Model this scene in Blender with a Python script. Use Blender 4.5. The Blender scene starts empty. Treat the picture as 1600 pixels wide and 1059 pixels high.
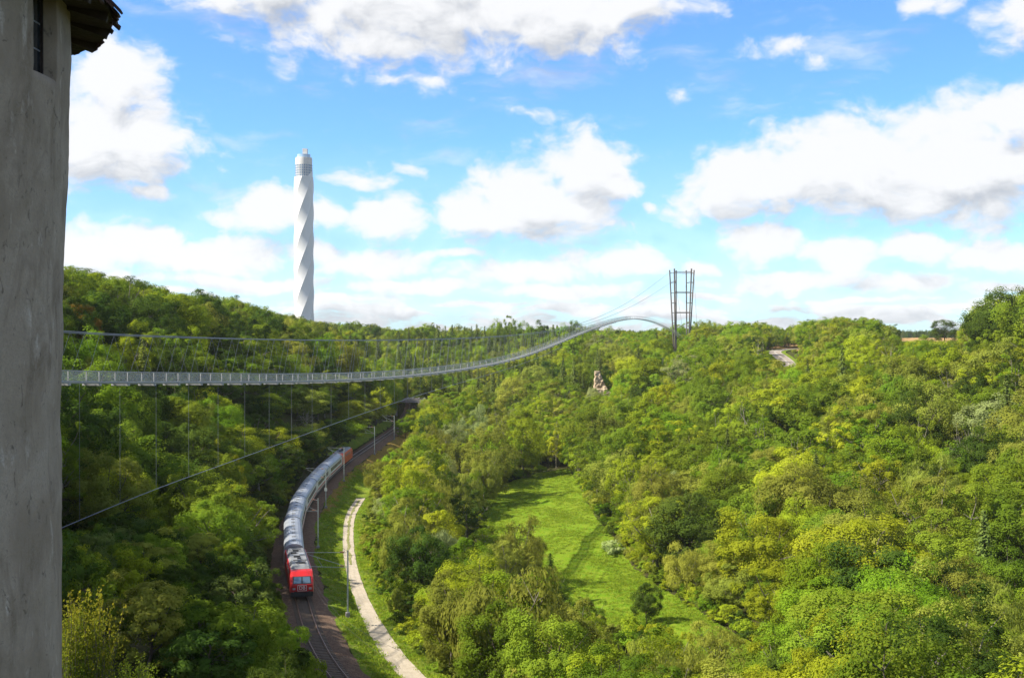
import bpy, bmesh, math, random
import numpy as np
from mathutils import Vector, Matrix, noise as mnoise

random.seed(7)
rng = np.random.RandomState(11)
R = math.radians
scene = bpy.context.scene
col = scene.collection

# ---------------------------------------------------------------- camera, sky, sun, exposure
F = 1900.0            # focal length in photo pixels (photo is 1600 px wide)
HOR = 520.0           # horizon row in the photo
K = 1.557             # valley metres per unit of u (u is a handy depth unit)
CAMZ = 50.0
cam_d = bpy.data.cameras.new('camera')
cam_d.sensor_width = 36.0
cam_d.lens = 36.0 * F / 1600.0
cam_d.clip_start = 0.1
cam_d.clip_end = 60000
cam = bpy.data.objects.new('camera', cam_d)
col.objects.link(cam)
cam.location = (0, 0, CAMZ)
cam.rotation_euler = (R(90) - math.atan((529.5 - HOR) / F), 0, 0)
scene.camera = cam

SUN_AZ = Vector((-0.97, -0.24))          # horizontal direction towards the sun
SUN_EL = 43.0
sun_d = bpy.data.lights.new('sun', 'SUN')
sun_d.energy = 5.0
sun_d.angle = R(0.5)
sun_d.color = (1.0, 0.93, 0.80)
sun = bpy.data.objects.new('sun', sun_d)
col.objects.link(sun)
s_h = SUN_AZ.normalized() * math.cos(R(SUN_EL))
SUN_DIR = Vector((s_h.x, s_h.y, math.sin(R(SUN_EL))))
sun.rotation_euler = SUN_DIR.to_track_quat('Z', 'Y').to_euler()

scene.view_settings.view_transform = 'Standard'
scene.view_settings.look = 'None'
scene.view_settings.gamma = 1.0
scene.view_settings.exposure = 1.20
scene.cycles.use_denoising = True
scene.cycles.max_bounces = 4
scene.cycles.volume_bounces = 0
scene.cycles.diffuse_bounces = 2
scene.cycles.transparent_max_bounces = 12
scene.cycles.transmission_bounces = 4


def az_el(px, py):
    a = math.atan((px - 800) / F)
    e = math.atan((HOR - py) / F * math.cos(a))
    return a, e


def build_world():
    w = bpy.data.worlds.new('World')
    scene.world = w
    w.use_nodes = True
    nt = w.node_tree
    N, L = nt.nodes, nt.links
    N.clear()

    def mk(tree, t, **kw):
        n = tree.nodes.new(t)
        for k, v in kw.items():
            setattr(n, k, v)
        return n

    # --- cloud density: ellipses placed in azimuth / elevation, like a sky chart
    # (px, py, half width, half height, weight)
    clouds = [
        # big cumulus on the left
        (150, 215, 150, 80, 1.0), (185, 120, 70, 75, 1.0), (235, 215, 70, 62, 0.9), (40, 200, 120, 120, 1.0),
        # long cloud crossing the top of the picture
        (640, -20, 300, 125, 1.0), (860, 10, 210, 82, 1.0), (420, -40, 170, 75, 1.0), (1000, -15, 110, 50, .9),
        # centre cumulus
        (905, 262, 85, 66, 1.0), (830, 320, 135, 62, 1.1), (740, 338, 85, 46, 1.05), (950, 290, 60, 40, .9),
        # long right cumulus
        (1190, 285, 140, 62, 1.0), (1330, 262, 150, 85, 1.05), (1500, 262, 190, 92, 1.1), (1590, 170, 130, 42, .95),
        (1700, 250, 170, 110, 1.0), (1072, 340, 66, 40, .52), (1440, 190, 70, 32, .8),
        # small ones
        (568, 284, 85, 44, .46), (640, 262, 66, 36, .32), (600, 345, 80, 46, .9), (430, 330, 110, 36, 1.0), (515, 335, 45, 30, .9),
        (1215, 72, 130, 40, .42), (1275, 88, 80, 40, .34), (1600, 18, 80, 56, .85), (1450, 4, 80, 34, .6),
        (1068, 146, 60, 52, .20), (830, 178, 110, 26, .3), (1010, 326, 44, 24, .4), (640, 122, 230, 30, .32), (1320, 175, 110, 26, .3),
        # rows of smaller clouds above the horizon
        (150, 384, 93, 44, 1.05), (265, 380, 60, 34, .85), (330, 400, 125, 33, 1.05), (480, 392, 70, 24, .8), (590, 412, 100, 28, 0.95), (140, 432, 150, 19, 0.90), (380, 440, 162, 16, 0.95), (640, 446, 137, 16, 0.90), (260, 458, 110, 10, .75), (520, 466, 120, 10, .8),
        (210, 300, 120, 24, .45), (1190, 384, 85, 38, .95), (1310, 398, 90, 30, .9), (1440, 388, 85, 30, .9), (1560, 402, 90, 28, .95), (1240, 438, 150, 18, 0.95), (1420, 445, 125, 18, 0.95), (1570, 450, 112, 15, 0.90), (1330, 470, 130, 9, .8), (1520, 478, 90, 8, .8), (1100, 462, 80, 9, .7),
        (960, 412, 112, 28, 0.95), (800, 424, 125, 23, 0.90), (1090, 418, 60, 18, .75), (720, 400, 60, 14, .6), (880, 452, 150, 15, 0.95), (760, 474, 120, 8, .8), (1000, 482, 110, 7, .75),
    ]
    g = bpy.data.node_groups.new('cloud_field', 'ShaderNodeTree')
    g.interface.new_socket('P', in_out='INPUT', socket_type='NodeSocketVector')
    g.interface.new_socket('D', in_out='OUTPUT', socket_type='NodeSocketFloat')
    gi = g.nodes.new('NodeGroupInput')
    go = g.nodes.new('NodeGroupOutput')
    last = None
    for (px, py, hw, hh, wt) in clouds:
        a, e = az_el(px, py)
        sa, se = F / hw, F / hh
        ma = mk(g, 'ShaderNodeVectorMath', operation='MULTIPLY_ADD')
        g.links.new(gi.outputs[0], ma.inputs[0])
        ma.inputs[1].default_value = (sa, se, 0)
        ma.inputs[2].default_value = (-a * sa, -e * se, 0)
        ln = mk(g, 'ShaderNodeVectorMath', operation='LENGTH')
        g.links.new(ma.outputs[0], ln.inputs[0])
        sb = mk(g, 'ShaderNodeMath', operation='SUBTRACT')
        sb.inputs[0].default_value = wt
        g.links.new(ln.outputs['Value'], sb.inputs[1])
        if last is None:
            last = sb
        else:
            mx = mk(g, 'ShaderNodeMath', operation='SMOOTH_MAX')
            mx.inputs[2].default_value = 0.12
            g.links.new(last.outputs[0], mx.inputs[0])
            g.links.new(sb.outputs[0], mx.inputs[1])
            last = mx
    g.links.new(last.outputs[0], go.inputs[0])

    tc = N.new('ShaderNodeTexCoord')
    sep = N.new('ShaderNodeSeparateXYZ')
    L.new(tc.outputs['Generated'], sep.inputs[0])

    def math_(op, a, b=None, c=None):
        n = N.new('ShaderNodeMath')
        n.operation = op
        for i, v in enumerate((a, b, c)):
            if v is None:
                continue
            if isinstance(v, (int, float)):
                n.inputs[i].default_value = v
            else:
                L.new(v, n.inputs[i])
        return n.outputs[0]

    az = math_('ARCTAN2', sep.outputs[0], sep.outputs[1])
    el = math_('ARCSINE', sep.outputs[2])
    P = N.new('ShaderNodeCombineXYZ')
    L.new(az, P.inputs[0])
    L.new(el, P.inputs[1])

    def noise(scale, detail, rough=0.55, vec=None, yscale=1.0, color=False, off=(0, 0, 0)):
        m = N.new('ShaderNodeMapping')
        L.new(vec if vec is not None else P.outputs[0], m.inputs[0])
        m.inputs['Scale'].default_value = (scale, scale * yscale, 1)
        m.inputs['Location'].default_value = off
        n = N.new('ShaderNodeTexNoise')
        n.inputs['Scale'].default_value = 1.0
        n.inputs['Detail'].default_value = detail
        n.inputs['Roughness'].default_value = rough
        L.new(m.outputs[0], n.inputs['Vector'])
        return n.outputs['Color'] if color else n.outputs['Fac']

    # domain warp
    wn = noise(14, 3, color=True)
    wv = N.new('ShaderNodeVectorMath'); wv.operation = 'MULTIPLY_ADD'
    L.new(wn, wv.inputs[0])
    wv.inputs[1].default_value = (0.05, 0.026, 0)
    wv.inputs[2].default_value = (-0.025, -0.013, 0)
    PW = N.new('ShaderNodeVectorMath'); PW.operation = 'ADD'
    L.new(P.outputs[0], PW.inputs[0]); L.new(wv.outputs[0], PW.inputs[1])

    def field(vec):
        n = N.new('ShaderNodeGroup'); n.node_tree = g
        L.new(vec, n.inputs[0])
        return n.outputs[0]
    d0 = field(PW.outputs[0])

    # generic cloud rows towards the horizon, and elsewhere in the sky outside the view
    low = noise(13, 4, 0.55, yscale=5.5, off=(3.1, 1.7, 0), vec=PW.outputs[0])
    lowm = N.new('ShaderNodeMapRange')          # only below ~4.5 degrees
    L.new(el, lowm.inputs[0])
    lowm.inputs[1].default_value = R(5.2); lowm.inputs[2].default_value = R(1.2)
    lowm.inputs[3].default_value = 0.0; lowm.inputs[4].default_value = 1.0
    lowd = math_('MULTIPLY', math_('SUBTRACT', low, 0.40), 3.0)
    lowd = math_('ADD', math_('MULTIPLY', lowd, lowm.outputs[0]), math_('MULTIPLY', math_('SUBTRACT', lowm.outputs[0], 1.0), 1.5))
    # rest of the sky: scattered cumulus of the same cover, outside the framed part
    oth = noise(4.5, 3, 0.5, yscale=1.8, off=(7.3, 2.2, 0), vec=PW.outputs[0])
    absaz = math_('ABSOLUTE', az)
    outm = N.new('ShaderNodeMapRange')
    L.new(absaz, outm.inputs[0])
    outm.inputs[1].default_value = R(23); outm.inputs[2].default_value = R(32)
    outm2 = N.new('ShaderNodeMapRange')
    L.new(el, outm2.inputs[0])
    outm2.inputs[1].default_value = R(15.5); outm2.inputs[2].default_value = R(21)
    om = math_('MAXIMUM', outm.outputs[0], outm2.outputs[0])
    othd = math_('MULTIPLY', math_('SUBTRACT', oth, 0.50), 6.0)
    othd = math_('ADD', math_('MULTIPLY', othd, om), math_('MULTIPLY', math_('SUBTRACT', om, 1.0), 2.0))
    dm = math_('MAXIMUM', math_('MAXIMUM', d0, lowd), othd)

    fb = noise(30, 8, 0.58, yscale=1.5, vec=PW.outputs[0], off=(.3, .9, 0))
    dens = math_('ADD', dm, math_('MULTIPLY', math_('SUBTRACT', fb, 0.5), 1.9))
    cov = N.new('ShaderNodeMapRange'); cov.interpolation_type = 'SMOOTHERSTEP'
    L.new(dens, cov.inputs[0])
    cov.inputs[1].default_value = -0.26; cov.inputs[2].default_value = 0.52

    # relief: the same field a little towards the light (upper left)
    sh = N.new('ShaderNodeVectorMath'); sh.operation = 'ADD'
    L.new(PW.outputs[0], sh.inputs[0])
    sh.inputs[1].default_value = (-0.006, 0.014, 0)
    fb2 = noise(30, 5, 0.58, yscale=1.5, vec=sh.outputs[0], off=(.3, .9, 0))
    sh2 = N.new('ShaderNodeVectorMath'); sh2.operation = 'ADD'
    L.new(PW.outputs[0], sh2.inputs[0])
    sh2.inputs[1].default_value = (-0.008, 0.026, 0)
    d1 = field(sh2.outputs[0])
    low2 = noise(13, 4, 0.55, yscale=5.5, off=(3.1, 1.7, 0), vec=sh.outputs[0])
    rel = math_('SUBTRACT', fb, fb2)
    rel2 = math_('SUBTRACT', d0, d1)
    rel2 = math_('MULTIPLY', rel2, math_('SUBTRACT', 1.0, math_('MULTIPLY', lowm.outputs[0], 0.75)))
    rel3 = math_('MULTIPLY', math_('SUBTRACT', low, low2), lowm.outputs[0])
    lit = math_('ADD', math_('MULTIPLY', rel, 1.5), math_('MULTIPLY', rel2, 0.9))
    lit = math_('ADD', lit, math_('MULTIPLY', rel3, 0.28))
    thick = N.new('ShaderNodeMapRange')
    L.new(dens, thick.inputs[0])
    thick.inputs[1].default_value = 0.25; thick.inputs[2].default_value = 1.1
    lit = math_('SUBTRACT', lit, math_('MULTIPLY', thick.outputs[0], 0.12))
    litn = N.new('ShaderNodeMapRange'); litn.interpolation_type = 'SMOOTHSTEP'
    L.new(lit, litn.inputs[0])
    litn.inputs[1].default_value = -0.85; litn.inputs[2].default_value = 0.12
    cc = N.new('ShaderNodeMix'); cc.data_type = 'RGBA'
    L.new(litn.outputs[0], cc.inputs[0])
    cc.inputs[6].default_value = CLOUD_DARK
    cc.inputs[7].default_value = CLOUD_LIGHT

    sky = N.new('ShaderNodeTexSky')
    sky.sky_type = 'NISHITA'
    sky.sun_disc = False
    sky.sun_elevation = R(SUN_EL)
    sky.sun_rotation = math.atan2(SUN_DIR.x, SUN_DIR.y)
    sky.altitude = 600
    sky.air_density = 1.0
    sky.dust_density = 0.15
    sky.ozone_density = 2.2
    hs = N.new('ShaderNodeMix'); hs.data_type = 'RGBA'; hs.blend_type = 'MULTIPLY'
    hs.inputs[0].default_value = 1.0
    hs.inputs[7].default_value = SKY_TINT
    L.new(sky.outputs[0], hs.inputs[6])
    mix = N.new('ShaderNodeMix'); mix.data_type = 'RGBA'
    wis = noise(9, 8, 0.62, yscale=3.2, off=(11.3, 4.2, 0), vec=PW.outputs[0])
    wm = N.new('ShaderNodeMapRange'); wm.interpolation_type = 'SMOOTHSTEP'
    L.new(wis, wm.inputs[0])
    wm.inputs[1].default_value = 0.50; wm.inputs[2].default_value = 0.80
    wm.inputs[4].default_value = 0.62
    hz = N.new('ShaderNodeMapRange')           # pale air towards the horizon
    L.new(el, hz.inputs[0])
    hz.inputs[1].default_value = R(9); hz.inputs[2].default_value = R(0)
    hz.inputs[3].default_value = 0.0; hz.inputs[4].default_value = 0.40
    cv = math_('MAXIMUM', cov.outputs[0], math_('MAXIMUM', wm.outputs[0], hz.outputs[0]))
    covm = math_('MULTIPLY', cv, 0.97)
    L.new(covm, mix.inputs[0])
    L.new(hs.outputs[2], mix.inputs[6])
    L.new(cc.outputs[2], mix.inputs[7])
    bg = N.new('ShaderNodeBackground')
    bg.inputs['Strength'].default_value = 0.070
    L.new(mix.outputs[2], bg.inputs['Color'])
    out = N.new('ShaderNodeOutputWorld')
    L.new(bg.outputs[0], out.inputs['Surface'])


CLOUD_DARK = (3.35, 3.5, 3.78, 1)
CLOUD_LIGHT = (6.2, 6.2, 6.25, 1)
SKY_TINT = (.61, 1.01, 1.42, 1)
build_world()
scene.world.cycles.sampling_method = 'NONE'

# ---------------------------------------------------------------- helpers


def P(X, u, z):
    """valley coordinates (metres right of the camera, depth unit, metres above the camera) -> world"""
    return Vector((X, u * K, z + CAMZ))


def at(px, py, Y):
    return Vector(((px - 800) / F * Y, Y, CAMZ + (HOR - py) / F * Y))


def proj(x, y, z):
    return 800 + F * x / y, HOR - F * (z - CAMZ) / y


class Spline:
    """natural cubic spline"""

    def __init__(self, x, y):
        x = np.asarray(x, float); y = np.asarray(y, float)
        n = len(x)
        h = np.diff(x)
        A = np.zeros((n, n)); b = np.zeros(n)
        A[0, 0] = A[-1, -1] = 1
        for i in range(1, n - 1):
            A[i, i - 1] = h[i - 1]; A[i, i] = 2 * (h[i - 1] + h[i]); A[i, i + 1] = h[i]
            b[i] = 3 * ((y[i + 1] - y[i]) / h[i] - (y[i] - y[i - 1]) / h[i - 1])
        c = np.linalg.solve(A, b)
        self.x, self.y, self.h, self.c = x, y, h, c

    def __call__(self, t):
        t = np.asarray(t, float)
        i = np.clip(np.searchsorted(self.x, t) - 1, 0, len(self.h) - 1)
        d = t - self.x[i]
        h, c, y = self.h[i], self.c, self.y
        b = (y[i + 1] - y[i]) / h - h * (2 * c[i] + c[i + 1]) / 3
        dd = (c[i + 1] - c[i]) / (3 * h)
        return y[i] + b * d + c[i] * d * d + dd * d ** 3


def tag(o, label=None, cat=None, group=None, kind=None):
    if label: o['label'] = label
    if cat: o['category'] = cat
    if group: o['group'] = group
    if kind: o['kind'] = kind
    return o


def link(name, data, parent=None):
    o = bpy.data.objects.new(name, data)
    col.objects.link(o)
    if parent is not None:
        o.parent = parent
    return o


def empty(name, loc, rz=0.0):
    o = link(name, None)
    o.location = loc
    o.rotation_euler = (0, 0, rz)
    o.empty_display_size = 0.5
    return o


def mesh_np(name, verts, faces, mat=None, smooth=False):
    """faces: (n,4) or (n,3) int array"""
    me = bpy.data.meshes.new(name)
    v = np.asarray(verts, np.float32); f = np.asarray(faces, np.int32)
    k = f.shape[1]
    me.vertices.add(len(v)); me.vertices.foreach_set('co', v.ravel())
    me.loops.add(f.size); me.loops.foreach_set('vertex_index', f.ravel())
    me.polygons.add(len(f))
    me.polygons.foreach_set('loop_start', np.arange(0, f.size, k, dtype=np.int32))
    me.polygons.foreach_set('loop_total', np.full(len(f), k, np.int32))
    if smooth:
        me.polygons.foreach_set('use_smooth', np.ones(len(f), bool))
    me.update(calc_edges=True)
    if mat: me.materials.append(mat)
    return me


class MB:
    """collects shapes into one mesh"""

    def __init__(self):
        self.v = []; self.f = []

    def add(self, vs, fs):
        o = len(self.v)
        self.v += [tuple(p) for p in vs]
        self.f += [tuple(i + o for i in q) for q in fs]
        return self

    def box(self, c, s, m=None):
        x, y, z = s[0] / 2, s[1] / 2, s[2] / 2
        vs = [Vector((a * x, b * y, d * z)) for d in (-1, 1) for b in (-1, 1) for a in (-1, 1)]
        if m is not None:
            vs = [m @ p for p in vs]
        vs = [p + Vector(c) for p in vs]
        return self.add(vs, [(0, 2, 3, 1), (4, 5, 7, 6), (0, 1, 5, 4), (2, 6, 7, 3), (0, 4, 6, 2), (1, 3, 7, 5)])

    def bar(self, a, b, w, h=None):
        """box beam from a to b"""
        a = Vector(a); b = Vector(b); d = b - a
        h = w if h is None else h
        q = d.to_track_quat('Y', 'Z').to_matrix()
        return self.box((a + b) / 2, (w, d.length, h), q)

    def tube(self, pts, rad, n=6, cap=True):
        pts = [Vector(p) for p in pts]
        o = len(self.v)
        m = len(pts)
        for i, p in enumerate(pts):
            t = (pts[min(i + 1, m - 1)] - pts[max(i - 1, 0)])
            if t.length < 1e-9: t = Vector((0, 0, 1))
            t.normalize()
            up = Vector((0, 0, 1)) if abs(t.z) < 0.95 else Vector((1, 0, 0))
            a = t.cross(up).normalized(); b = t.cross(a).normalized()
            r = rad[i] if hasattr(rad, '__len__') else rad
            for k in range(n):
                w = 2 * math.pi * k / n
                self.v.append(tuple(p + a * (r * math.cos(w)) + b * (r * math.sin(w))))
        for i in range(m - 1):
            for k in range(n):
                k2 = (k + 1) % n
                self.f.append((o + i * n + k, o + i * n + k2, o + (i + 1) * n + k2, o + (i + 1) * n + k))
        if cap:
            self.f.append(tuple(o + k for k in range(n))[::-1])
            self.f.append(tuple(o + (m - 1) * n + k for k in range(n)))
        return self

    def loft(self, rings, close=True, cap=True):
        o = len(self.v); n = len(rings[0])
        for r in rings:
            self.v += [tuple(p) for p in r]
        for i in range(len(rings) - 1):
            for k in range(n if close else n - 1):
                k2 = (k + 1) % n
                self.f.append((o + i * n + k, o + i * n + k2, o + (i + 1) * n + k2, o + (i + 1) * n + k))
        if cap:
            self.f.append(tuple(o + k for k in range(n))[::-1])
            self.f.append(tuple(o + (len(rings) - 1) * n + k for k in range(n)))
        return self

    def mesh(self, name, mat, smooth=False):
        me = bpy.data.meshes.new(name)
        me.from_pydata(self.v, [], self.f)
        bm = bmesh.new(); bm.from_mesh(me)
        bmesh.ops.recalc_face_normals(bm, faces=bm.faces)
        bm.to_mesh(me); bm.free()
        if smooth:
            me.polygons.foreach_set('use_smooth', np.ones(len(me.polygons), bool))
        if mat: me.materials.append(mat)
        return me

    def build(self, name, mat, parent=None, smooth=False):
        return link(name, self.mesh(name, mat, smooth), parent)


# ---------------------------------------------------------------- materials
def new_mat(name):
    m = bpy.data.materials.new(name)
    m.use_nodes = True
    nt = m.node_tree
    nt.nodes.clear()
    out = nt.nodes.new('ShaderNodeOutputMaterial')
    return m, nt, out


def simple(name, c, rough=0.6, metal=0.0, var=0.12, scale=3.0, bump=0.0, c2=None, spec=0.4, coord='Object', detail=5, lo=0.35, hi=0.65, bscale=None):
    """procedural: noise between two tones, optional relief"""
    m, nt, out = new_mat(name)
    N, L = nt.nodes, nt.links
    b = N.new('ShaderNodeBsdfPrincipled')
    b.inputs['Roughness'].default_value = rough
    b.inputs['Metallic'].default_value = metal
    b.inputs['Specular IOR Level'].default_value = spec
    tc = N.new('ShaderNodeTexCoord')
    n = N.new('ShaderNodeTexNoise')
    n.inputs['Scale'].default_value = scale
    n.inputs['Detail'].default_value = detail
    n.inputs['Roughness'].default_value = 0.6
    L.new(tc.outputs[coord], n.inputs['Vector'])
    r = N.new('ShaderNodeValToRGB')
    r.color_ramp.elements[0].position = lo
    r.color_ramp.elements[1].position = hi
    if c2 is None:
        c2 = tuple(min(1, x * (1 + var)) for x in c)
        c = tuple(x * (1 - var) for x in c)
    r.color_ramp.elements[0].color = (*c, 1)
    r.color_ramp.elements[1].color = (*c2, 1)
    L.new(n.outputs['Fac'], r.inputs[0])
    L.new(r.outputs[0], b.inputs['Base Color'])
    if bump:
        n2 = N.new('ShaderNodeTexNoise')
        n2.inputs['Scale'].default_value = bscale or scale * 4
        n2.inputs['Detail'].default_value = 6
        L.new(tc.outputs[coord], n2.inputs['Vector'])
        bp = N.new('ShaderNodeBump')
        bp.inputs['Strength'].default_value = bump
        bp.inputs['Distance'].default_value = 0.1
        L.new(n2.outputs['Fac'], bp.inputs['Height'])
        L.new(bp.outputs[0], b.inputs['Normal'])
    L.new(b.outputs[0], out.inputs['Surface'])
    return m


def ground_mat(name, cols, scales, bump=0.4, bscale=2.0, rough=0.95, dist=0.15):
    """several noise layers blended: cols = [base, c1, c2...], scales = [s1, s2...]"""
    m, nt, out = new_mat(name)
    N, L = nt.nodes, nt.links
    b = N.new('ShaderNodeBsdfPrincipled')
    b.inputs['Roughness'].default_value = rough
    b.inputs['Specular IOR Level'].default_value = 0.0
    tc = N.new('ShaderNodeTexCoord')
    cur = None
    for i, (c, s) in enumerate(zip(cols[1:], scales)):
        n = N.new('ShaderNodeTexNoise')
        n.inputs['Scale'].default_value = s
        n.inputs['Detail'].default_value = 7
        n.inputs['Roughness'].default_value = 0.65
        n.inputs['Distortion'].default_value = 0.4
        L.new(tc.outputs['Object'], n.inputs['Vector'])
        mr = N.new('ShaderNodeMapRange')
        mr.inputs[1].default_value = 0.42; mr.inputs[2].default_value = 0.62
        L.new(n.outputs['Fac'], mr.inputs[0])
        mx = N.new('ShaderNodeMix'); mx.data_type = 'RGBA'
        L.new(mr.outputs[0], mx.inputs[0])
        if cur is None:
            mx.inputs[6].default_value = (*cols[0], 1)
        else:
            L.new(cur, mx.inputs[6])
        mx.inputs[7].default_value = (*c, 1)
        cur = mx.outputs[2]
    L.new(cur, b.inputs['Base Color'])
    n2 = N.new('ShaderNodeTexNoise')
    n2.inputs['Scale'].default_value = bscale
    n2.inputs['Detail'].default_value = 8
    L.new(tc.outputs['Object'], n2.inputs['Vector'])
    bp = N.new('ShaderNodeBump')
    bp.inputs['Strength'].default_value = bump
    bp.inputs['Distance'].default_value = dist
    L.new(n2.outputs['Fac'], bp.inputs['Height'])
    L.new(bp.outputs[0], b.inputs['Normal'])
    L.new(b.outputs[0], out.inputs['Surface'])
    return m


def leaf_mat(name, a, b_, trans=0.42, c3=None):
    """leaf colour from the leaf's own tint and a small shift per tree"""
    m, nt, out = new_mat(name)
    N, L = nt.nodes, nt.links
    at_ = N.new('ShaderNodeAttribute'); at_.attribute_name = 'tint'
    oi = N.new('ShaderNodeObjectInfo')
    mx = N.new('ShaderNodeMix'); mx.data_type = 'RGBA'
    L.new(at_.outputs['Fac'], mx.inputs[0])
    mx.inputs[6].default_value = (*a, 1); mx.inputs[7].default_value = (*b_, 1)
    hs = N.new('ShaderNodeHueSaturation')
    mh = N.new('ShaderNodeMapRange'); mh.inputs[3].default_value = 0.488; mh.inputs[4].default_value = 0.518
    L.new(oi.outputs['Random'], mh.inputs[0]); L.new(mh.outputs[0], hs.inputs['Hue'])
    mv = N.new('ShaderNodeMath'); mv.operation = 'MULTIPLY_ADD'
    wn = N.new('ShaderNodeTexWhiteNoise'); wn.noise_dimensions = '1D'
    L.new(oi.outputs['Random'], wn.inputs['W'])
    L.new(wn.outputs['Value'], mv.inputs[0]); mv.inputs[1].default_value = 0.55; mv.inputs[2].default_value = 0.72
    L.new(mv.outputs[0], hs.inputs['Value'])
    L.new(mx.outputs[2], hs.inputs['Color'])
    d = N.new('ShaderNodeBsdfDiffuse'); t = N.new('ShaderNodeBsdfTranslucent')
    L.new(hs.outputs[0], d.inputs['Color'])
    g2 = N.new('ShaderNodeHueSaturation'); g2.inputs['Hue'].default_value = 0.492; g2.inputs['Value'].default_value = 1.2
    L.new(hs.outputs[0], g2.inputs['Color']); L.new(g2.outputs[0], t.inputs['Color'])
    ms = N.new('ShaderNodeMixShader'); ms.inputs[0].default_value = trans
    L.new(d.outputs[0], ms.inputs[1]); L.new(t.outputs[0], ms.inputs[2])
    L.new(ms.outputs[0], out.inputs['Surface'])
    return m


M = {}
M['floor'] = ground_mat('forest_floor', [(.035, .040, .012), (.055, .075, .016), (.06, .05, .025)], [.15, .6], .6, 1.5)
M['meadow'] = ground_mat('meadow_grass', [(.125, .225, .012), (.225, .245, .024), (.095, .175, .010), (.20, .22, .026), (.11, .20, .012)], [.045, .16, .7, 3.0], .9, 6.0, dist=.3)
M['verge'] = ground_mat('verge_grass', [(.085, .185, .010), (.15, .21, .016), (.06, .13, .010), (.18, .18, .04)], [.12, .5, 2.2], .8, 5.0, dist=.3)
M['dry'] = ground_mat('dry_grass', [(.26, .14, .045), (.16, .14, .03), (.30, .16, .06), (.12, .13, .02)], [.25, .8, 3.0], .8, 5.0, dist=.3)
M['gravel'] = ground_mat('path_gravel', [(.36, .31, .24), (.29, .25, .185), (.41, .36, .285), (.31, .265, .20)], [.35, 1.2, 4.0], .5, 9.0, dist=.05)
M['pathgrass'] = ground_mat('path_grass', [(.20, .20, .08), (.32, .27, .16), (.12, .15, .03)], [1.0, 4.0], .6, 9.0, dist=.1)
M['ballast'] = ground_mat('ballast', [(.15, .10, .07), (.22, .155, .105), (.09, .06, .045)], [1.2, 6.0], .9, 9.0, dist=.12)
M['dirt'] = ground_mat('dirt', [(.14, .115, .095), (.10, .08, .06), (.18, .15, .12)], [.8, 4.0], .6, 6.0)
M['field'] = ground_mat('stubble_field', [(.32, .20, .09), (.26, .17, .07), (.36, .24, .12)], [.02, .2], .3, 2.0)
M['asphalt'] = ground_mat('asphalt', [(.26, .225, .185), (.29, .255, .21), (.23, .20, .17)], [.3, 2.0], .2, 8.0, rough=.8)
M['roadpaint'] = simple('road_paint', (.50, .48, .44), .7, var=.06)
M['rock'] = ground_mat('sandstone', [(.44, .35, .24), (.38, .29, .19), (.28, .21, .14)], [.25, .6], .9, 3.0, dist=.3)
M['plaster'] = None
M['steel'] = simple('bridge_steel', (.34, .345, .34), .55, .3, var=.1)
M['deck'] = simple('deck_grating', (.34, .34, .325), .7, .0, var=.12, scale=1.0)
M['cable'] = simple('cable_steel', (.20, .215, .24), .45, .5, var=.08)
M['pylon'] = simple('pylon_steel', (.115, .10, .088), .6, .2, var=.15, scale=.5)
M['fabric'] = simple('tower_fabric', (.60, .595, .58), .7, var=.03, scale=.05)
M['concrete'] = simple('light_concrete', (.55, .53, .50), .8, var=.08, scale=.4)
M['glass_blue'] = simple('blue_glass', (.10, .17, .25), .15, var=.2, scale=.2, spec=.6)
M['glass_pale'] = simple('pale_glass', (.30, .42, .55), .15, var=.1, scale=.2, spec=.6)
M['red'] = simple('red_paint', (.38, .011, .012), .35, var=.10, scale=.8)
M['red2'] = simple('faded_red_paint', (.50, .055, .02), .45, var=.12, scale=.8)
M['roofgrey'] = simple('loco_roof', (.16, .165, .17), .6, var=.2, scale=1.2)
M['black'] = simple('dark_iron', (.025, .025, .025), .6, var=.3, scale=2)
M['silver'] = simple('coach_roof', (.27, .29, .32), .42, .25, var=.12, scale=.5, bump=.03)
M['white'] = simple('coach_white', (.62, .61, .59), .4, var=.06, scale=.5)
M['window'] = simple('window_glass', (.02, .025, .03), .08, var=.2, scale=1, spec=.7)
M['windscreen'] = simple('windscreen_glass', (.10, .15, .20), .06, var=.15, scale=1, spec=.9)
M['rail'] = simple('rail_steel', (.22, .13, .08), .45, .5, var=.25, scale=.7)
M['sleeper'] = simple('sleeper_wood', (.11, .085, .06), .9, var=.25, scale=3, bump=.3)
M['mast'] = simple('galvanised', (.33, .36, .33), .55, .3, var=.15, scale=1.5)
M['insul'] = simple('insulator', (.20, .10, .06), .3, var=.1)
M['bark'] = simple('bark', (.10, .08, .06), .9, var=.35, scale=3.0, bump=.6)
M['barkpale'] = simple('pale_bark', (.17, .15, .115), .9, var=.3, scale=3.0, bump=.5)
M['stone'] = simple('bridge_stone', (.22, .20, .20), .85, var=.2, scale=1.0, bump=.3)
M['tile'] = simple('roof_tile', (.055, .026, .020), .85, var=.3, scale=4.0, bump=.4)
M['wood'] = simple('eave_wood', (.028, .02, .015), .85, var=.35, scale=3.0, bump=.3)
M['lead'] = simple('window_lead', (.20, .22, .24), .5, .3, var=.1)

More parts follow.
